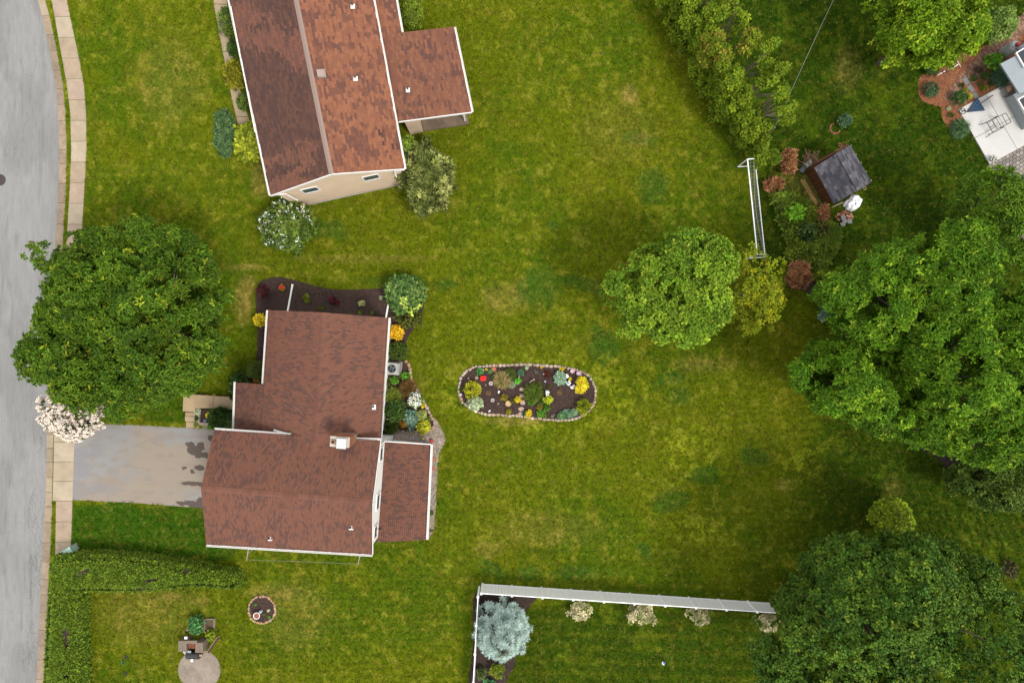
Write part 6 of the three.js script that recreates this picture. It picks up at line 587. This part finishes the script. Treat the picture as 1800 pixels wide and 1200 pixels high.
for (const [u, v, c, l] of [[221, 1153.5, A(44, 48, 74), 'dark blue horseshoe on the straw coloured lawn'], [220, 1183, A(40, 46, 78), 'dark blue horseshoe nearer the hedge end'], [216.5, 1164, A(40, 120, 84), 'green horseshoe between the two dark blue ones']]) { const p = S(u, v, .03), o = thing('horseshoe', l, 'horseshoe', p); part('shoe', new THREE.TorusGeometry(.1, .03, 8, 18, 4.6).rotateX(Math.PI / 2).translate(p.x, p.y + .02, p.z), std(c, .5), o); part('heel', box(p.clone().add(V(.09, .03, -.02)), .06, .05, .05), std(c, .5), o); }
{ const p = S(1166, 1163.5), o = thing('toy_ball', 'little blue and white ball on the fenced lawn', 'ball', p); part('ball', new THREE.SphereGeometry(.13, 20, 14).translate(p.x, .13, p.z), whiteP, o); part('stripe', new THREE.SphereGeometry(.134, 20, 8, 0, 6.3, .2, .9).rotateZ(-.7).rotateX(-.6).translate(p.x, .13, p.z), std(A(50, 110, 190), .4), o); }
// ---------------------------------------------------------------- round the shed
{ const o = thing('lumber_stack', 'long yellow boards lying beside the shed wall', 'lumber', S(1423, 340)), m = [A(206, 168, 96), A(190, 150, 82), A(216, 182, 116)].map(c => grainy(c, .25, .25, 1)); [[1408, 316, 1436, 361, 0], [1411, 315, 1438, 359, 1], [1413.5, 316, 1434, 352, 2]].forEach(([a, b, c, d, k], i) => part('plank', beam(S(a, b, .05 + (i % 2) * .05), S(c, d, .05 + (i % 2) * .05), .11, .045), m[k], o)); part('plank', beam(S(1418, 322, .04), S(1444, 358, .04), .09, .04), grainy(A(132, 112, 80), .3, .3, 1), o); }
{ const o = thing('loose_plank', 'single pale board leaning at the shed corner', 'lumber', S(1470, 362)); part('plank', beam(S(1463, 364, .06), S(1481, 356, .1), .1, .04), grainy(A(196, 170, 130), .25, .25, 1), o); part('prop', box(S(1481, 356, .05), .12, .1, .12), st2(), o); }
function st2() { return grainy(A(150, 140, 128), .3, .3, .8); }
{ // tarpaulin thrown over a heap: a crumpled white sheet with blue lining at the edge
  const c = S(1498, 357), o = thing('tarp_bundle', 'crumpled white tarp with blue edges beside the shed', 'tarp', c), g0 = new THREE.SphereGeometry(1, 40, 20, 0, 6.2832, 0, 1.5708), p = g0.attributes.position; for (let i = 0; i < p.count; i++) { const x = p.getX(i), y = p.getY(i), z = p.getZ(i), n = fbm(x * 2.4 + 5, z * 2.4 + y, 3), w = .78 + .4 * n; p.setXYZ(i, x * .66 * w, Math.max(-.02, y * .5 * (.6 + .8 * n) + .06 * (vn(x * 9, z * 9) - .5)), z * .5 * w); } g0.computeVertexNormals(); g0.rotateY(.5).translate(c.x, 0, c.z); part('sheet', g0, std([.74, .75, .78], .55), o);
  part('blue_edge', limb([V(c.x - .52, .05, c.z + .02), V(c.x - .42, .1, c.z + .3), V(c.x - .3, .05, c.z + .52)], .07, .03, 6), std(A(40, 110, 170), .5), o); part('blue_edge', limb([V(c.x + .02, .4, c.z - .1), V(c.x + .06, .38, c.z + .12), V(c.x + .1, .14, c.z + .36)], .05, .025, 6), std(A(40, 110, 170), .5), o); }
{ const o = thing('brick_heap', 'heap of broken red bricks and grey slabs below the shed', 'brick heap', S(1484, 381)), r = rng(400), G = new THREE.BoxGeometry(.2, .07, .1), m = [A(210, 148, 112), A(190, 120, 88), A(226, 176, 146), A(170, 110, 86)].map(c => grainy(c, .25, .3, .5)); for (let k = 0; k < 42; k++) { const a = r() * 6.28, s = Math.sqrt(r()), p = S(1484 + Math.cos(a) * s * 15, 381 + Math.sin(a) * s * 9, 0); p.y = .05 + .28 * (1 - s) * r(); piece('brick', G, m[Math.floor(r() * 4)], o, p, 0, 1, new THREE.Quaternion().setFromEuler(new THREE.Euler((r() - .5) * .6, r() * 3.14, (r() - .5) * .6))); } const gm = grainy(A(168, 166, 166), .2, .2, .8); for (const [u, v, ry] of [[1483, 382, .4], [1486, 388, .9], [1494, 389, .1], [1482, 394, .3]]) part('slab', box(S(u, v, .3), .3, .06, .28, ry), gm, o); }
{ const o = thing('woodpile', 'jumble of sticks and a grey crate behind the shed', 'woodpile', S(1424, 286)), r = rng(402), m = [A(186, 144, 110), A(160, 118, 90), A(206, 172, 140)].map(c => std(c, .9)); for (let k = 0; k < 34; k++) { const p = S(1426 + (r() - .5) * 24, 279 + (r() - .5) * 20, .06 + .2 * r()), a = r() * 3.14, l = .2 + .35 * r(); part('stick', rod(p.clone().add(V(-Math.cos(a) * l, 0, -Math.sin(a) * l)), p.clone().add(V(Math.cos(a) * l, .08, Math.sin(a) * l)), .022, .014, 5), m[k % 3], o); } part('crate', [box(S(1421, 288, .2), .5, .06, .36, .6), box(S(1424, 285, .26), .24, .2, .2, .6), box(S(1419, 290, .28), .2, .14, .2, .6)], std(A(190, 186, 180), .7), o); part('log', rod(S(1431, 275, .1), S(1438, 284, .1), .07, .06, 9), std(A(206, 186, 158), .9), o); part('grey_sheet', box(S(1412, 297, .1), .45, .04, .3, .9), std(A(120, 126, 140), .6), o); }
{ const p = S(1475, 256), o = thing('clay_pot', 'small terracotta pot on the lawn behind the shed', 'pot', p); part('pot', lathe(p, [[.07, 0], [.11, .17], [.125, .17], [.125, .21], [.1, .2], [.07, .04], [0, .04]], 18), terra, o); part('soil', disc(p.clone().add(V(0, .14, 0)), .09, .02, 16), std(A(60, 44, 36), .95), o); }
{ const c = S(1468, 226), o = thing('brick_ring', 'broken half ring of bricks round the young sapling', 'brick edging', c), m = [A(176, 112, 84), A(160, 98, 74)].map(q => grainy(q, .2, .3, .5)), G = new THREE.BoxGeometry(.2, .09, .1); for (let k = 0; k < 8; k++) { const a = .7 + k * .5; piece('brick', G, m[k % 2], o, V(c.x + .34 * Math.cos(a), .04, c.z + .34 * Math.sin(a)), -a + Math.PI / 2); } }
{ const p = S(1430, 371), o = thing('garden_stone', 'flat pale stone in the weeds beside the shed', 'stone', p); piece('stone', stoneGeos[2], stoneMats[3], o, p.clone().add(V(0, .03, 0)), .2, [.28, .09, .17]); }
// ---------------------------------------------------------------- patio things
{ const p = S(1763, 94), o = thing('gas_tank', 'upright white gas tank with a red cap beside the brick path', 'gas tank', p), m = std(A(226, 228, 230), .35); part('shell', lathe(p, [[.3, .04], [.37, .12], [.385, .3], [.385, 1.1], [.33, 1.27], [.18, 1.36], [0, 1.38]], 28), m, o); part('foot_ring', lathe(p, [[.28, 0], [.3, .08], [.27, .08]], 24), m, o); part('cap', lathe(p.clone().add(V(0, 1.34, 0)), [[.16, 0], [.16, .18], [.12, .24], [0, .25]], 18), std(A(226, 92, 90), .45), o); part('gauge', limb([p.clone().add(V(-.3, 1.26, .1)), p.clone().add(V(-.22, 1.36, .1)), p.clone().add(V(-.12, 1.4, .05))], .015, .015, 6), blackM, o); part('seam', torus(p.clone().add(V(0, .8, 0)), .387, .008, 28), m, o); }
{ const a = S(1700, 197, .16), b = S(1727, 181.5, .3), c = S(1747, 167, .16), o = thing('closed_parasol', 'closed blue parasol lying on the white patio', 'parasol', S(1715, 188, .11)), m = std(A(62, 98, 134), .75), d = b.clone().sub(a), L = d.length(); d.normalize(); const x = V(-d.z, 0, d.x), F0 = [], N = 9; for (let k = 0; k < N; k++) { const t = (k / (N - 1) - .5), P = a.clone(), Q = b.clone().addScaledVector(x, t * 1.05).add(V(0, -.12 + (k % 2 ? .14 : .02), 0)).addScaledVector(d, (k % 2 ? -.08 : .04)); F0.push(Q); } const pos = []; for (let k = 0; k + 1 < N; k++) for (const p of [a, F0[k], F0[k + 1]]) pos.push(p.x, p.y, p.z); for (let k = 0; k + 1 < N; k++) for (const p of [a.clone().setY(.115), F0[k + 1].clone().setY(.118), F0[k].clone().setY(.118)]) pos.push(p.x, p.y, p.z); const gg = new THREE.BufferGeometry(); gg.setAttribute('position', new THREE.Float32BufferAttribute(pos, 3)); gg.computeVertexNormals(); part('canopy', gg, m, o); part('pole', rod(a.clone().setY(.19), c, .024), std(A(86, 66, 54), .5), o); for (let k = 0; k < N; k += 2) part('rib', rod(a.clone().add(V(0, .02, 0)), F0[k].clone().add(V(0, .012, 0)), .01, .008, 5), m, o); part('finial', rod(a, a.clone().addScaledVector(d, -.14), .02, .008), steel, o); }
{ const p = S(1692.5, 195.5, .11), o = thing('parasol_base', 'round black parasol base ring at the patio corner', 'parasol base', p); part('ring', torus(p.clone().add(V(0, .03, 0)), .2, .02, 28), blackM, o); part('spokes', [0, 1, 2].map(k => rod(p.clone().add(V(.19 * Math.cos(k * 2.09), .03, .19 * Math.sin(k * 2.09))), p.clone().add(V(0, .05, 0)), .014)), blackM, o); part('socket', rod(p.clone().add(V(0, .02, 0)), p.clone().add(V(0, .3, 0)), .03), blackM, o); }
{ // patio chair: black tube frame, sling removed
  const c = S(1742.5, 222, .11), o = thing('patio_chair', 'black tubular chair frame standing on the white patio', 'chair', c), ry = -.5, T = (x, y, z) => V(c.x + x * Math.cos(ry) - z * Math.sin(ry), c.y + y, c.z + x * Math.sin(ry) * -1 * -1 + z * Math.cos(ry)), bend = (...p) => limb(p, .02, .02, 7); const Q = (x, y, z) => { const q = V(x, y, z).applyAxisAngle(UP, .52); return c.clone().add(q); };
  for (const s of [-1, 1]) { part('side_frame', bend(Q(-.42, 0, s * .42), Q(-.3, .3, s * .42), Q(-.25, .62, s * .42), Q(.25, .64, s * .42), Q(.42, .3, s * .42), Q(.5, 0, s * .42)), blackM, o); part('seat_rail', rod(Q(-.4, .4, s * .36), Q(.35, .34, s * .36), .018), blackM, o); part('back_post', bend(Q(.3, .34, s * .36), Q(.44, .7, s * .36), Q(.55, 1.0, s * .34)), blackM, o); part('front_leg', rod(Q(-.4, .4, s * .38), Q(-.66, 0, s * .5), .018), blackM, o); }
  for (const [x, y] of [[-.4, .4], [.33, .35], [.55, 1.0], [0, .37], [.46, .72]]) part('cross_bar', rod(Q(x, y, -.36), Q(x, y, .36), .018), blackM, o); part('centre_bar', rod(Q(-.4, .4, 0), Q(.33, .35, 0), .014), blackM, o); }
{ const c = S(1768, 160, .11), o = thing('sling_chair', 'brown sling armchair beside the porch roof', 'chair', c), m = std(A(60, 46, 40), .5), Q = (x, y, z) => c.clone().add(V(x, y, z).applyAxisAngle(UP, .5)); part('seat', beam(Q(-.22, .42, 0), Q(.25, .38, 0), .52, .04), std(A(170, 140, 112), .8), o); part('backrest', beam(Q(.25, .4, 0), Q(.52, 1.0, 0), .52, .04, V(0, 0, 1).applyAxisAngle(UP, 0).cross(V(0, 1, 0)).normalize().add(V(0, .3, 0)).normalize()), std(A(150, 122, 100), .8), o); for (const s of [-1, 1]) { part('armrest', beam(Q(-.3, .62, s * .3), Q(.34, .64, s * .3), .06, .04), m, o); part('leg', rod(Q(-.3, 0, s * .3), Q(-.3, .62, s * .3), .022), m, o); part('leg', rod(Q(.34, 0, s * .3), Q(.34, .64, s * .3), .022), m, o); part('frame', rod(Q(-.3, .42, s * .28), Q(.54, 1.02, s * .27), .02), m, o); } }
{ const o = pot('flower_pot', 'pot of white flowers at the patio corner by the cobbles', 1745.5, 279.5, .15, .22, blackM, std(A(60, 44, 36), .9), .11); const c = S(1745.5, 279.5, .34), r = rng(420), it = [], fl = []; for (let k = 0; k < 36; k++) { const a = r() * 6.28, s = r() * .24; it.push([c.x + Math.cos(a) * s, c.y + .05 * r(), c.z + Math.sin(a) * s, Math.cos(a) * s * 3, 1, Math.sin(a) * s * 3, .5, .05, .09, .02]); if (k % 2) fl.push([c.x + Math.cos(a) * s, c.y + .12, c.z + Math.sin(a) * s, 0, 1, 0, 1, .5, .48, .44]); } copies('foliage', SPR.fine, leafMat(.6, .2), o, it, r); copies('flowers', SPR.petal, petalMat, o, fl, r); }
{ // ornamental bicycle planter
  const a = S(1656, 128, .3), b = S(1677, 118, .3), o = thing('garden_bicycle', 'small white ornamental bicycle planter in the cedar mulch', 'bicycle planter', S(1665, 124)), dir = b.clone().sub(a).normalize(); for (const [p, R] of [[a, .28], [b, .24]]) { const g1 = new THREE.TorusGeometry(R, .022, 6, 24); g1.rotateY(Math.atan2(-dir.z, dir.x)).translate(p.x, p.y, p.z); const w = part('wheel', g1, whiteP, o); part('spokes', [0, 1, 2, 3].map(k => { const d = dir.clone().multiplyScalar(Math.cos(k * .785) * R).add(V(0, Math.sin(k * .785) * R, 0)); return rod(p.clone().add(d), p.clone().sub(d), .008, .008, 5); }), whiteP, w); } part('frame', [rod(a, a.clone().lerp(b, .5).setY(.62), .018), rod(a.clone().lerp(b, .5).setY(.62), b, .018), rod(a.clone().lerp(b, .3).setY(.72), b.clone().setY(.82), .018), rod(b, b.clone().setY(.86), .018)], whiteP, o); part('handlebar', rod(b.clone().setY(.86).add(V(-.12, 0, -.2)), b.clone().setY(.86).add(V(.12, 0, .2)), .016), whiteP, o); part('saddle', box(a.clone().lerp(b, .4).setY(.76), .24, .05, .12, Math.atan2(-dir.z, dir.x)), blackM, o); part('basket', lathe(a.clone().setY(.55), [[.12, 0], [.17, .16]], 12), std(A(190, 130, 90), .8), o); }
renderer.render(scene, camera);
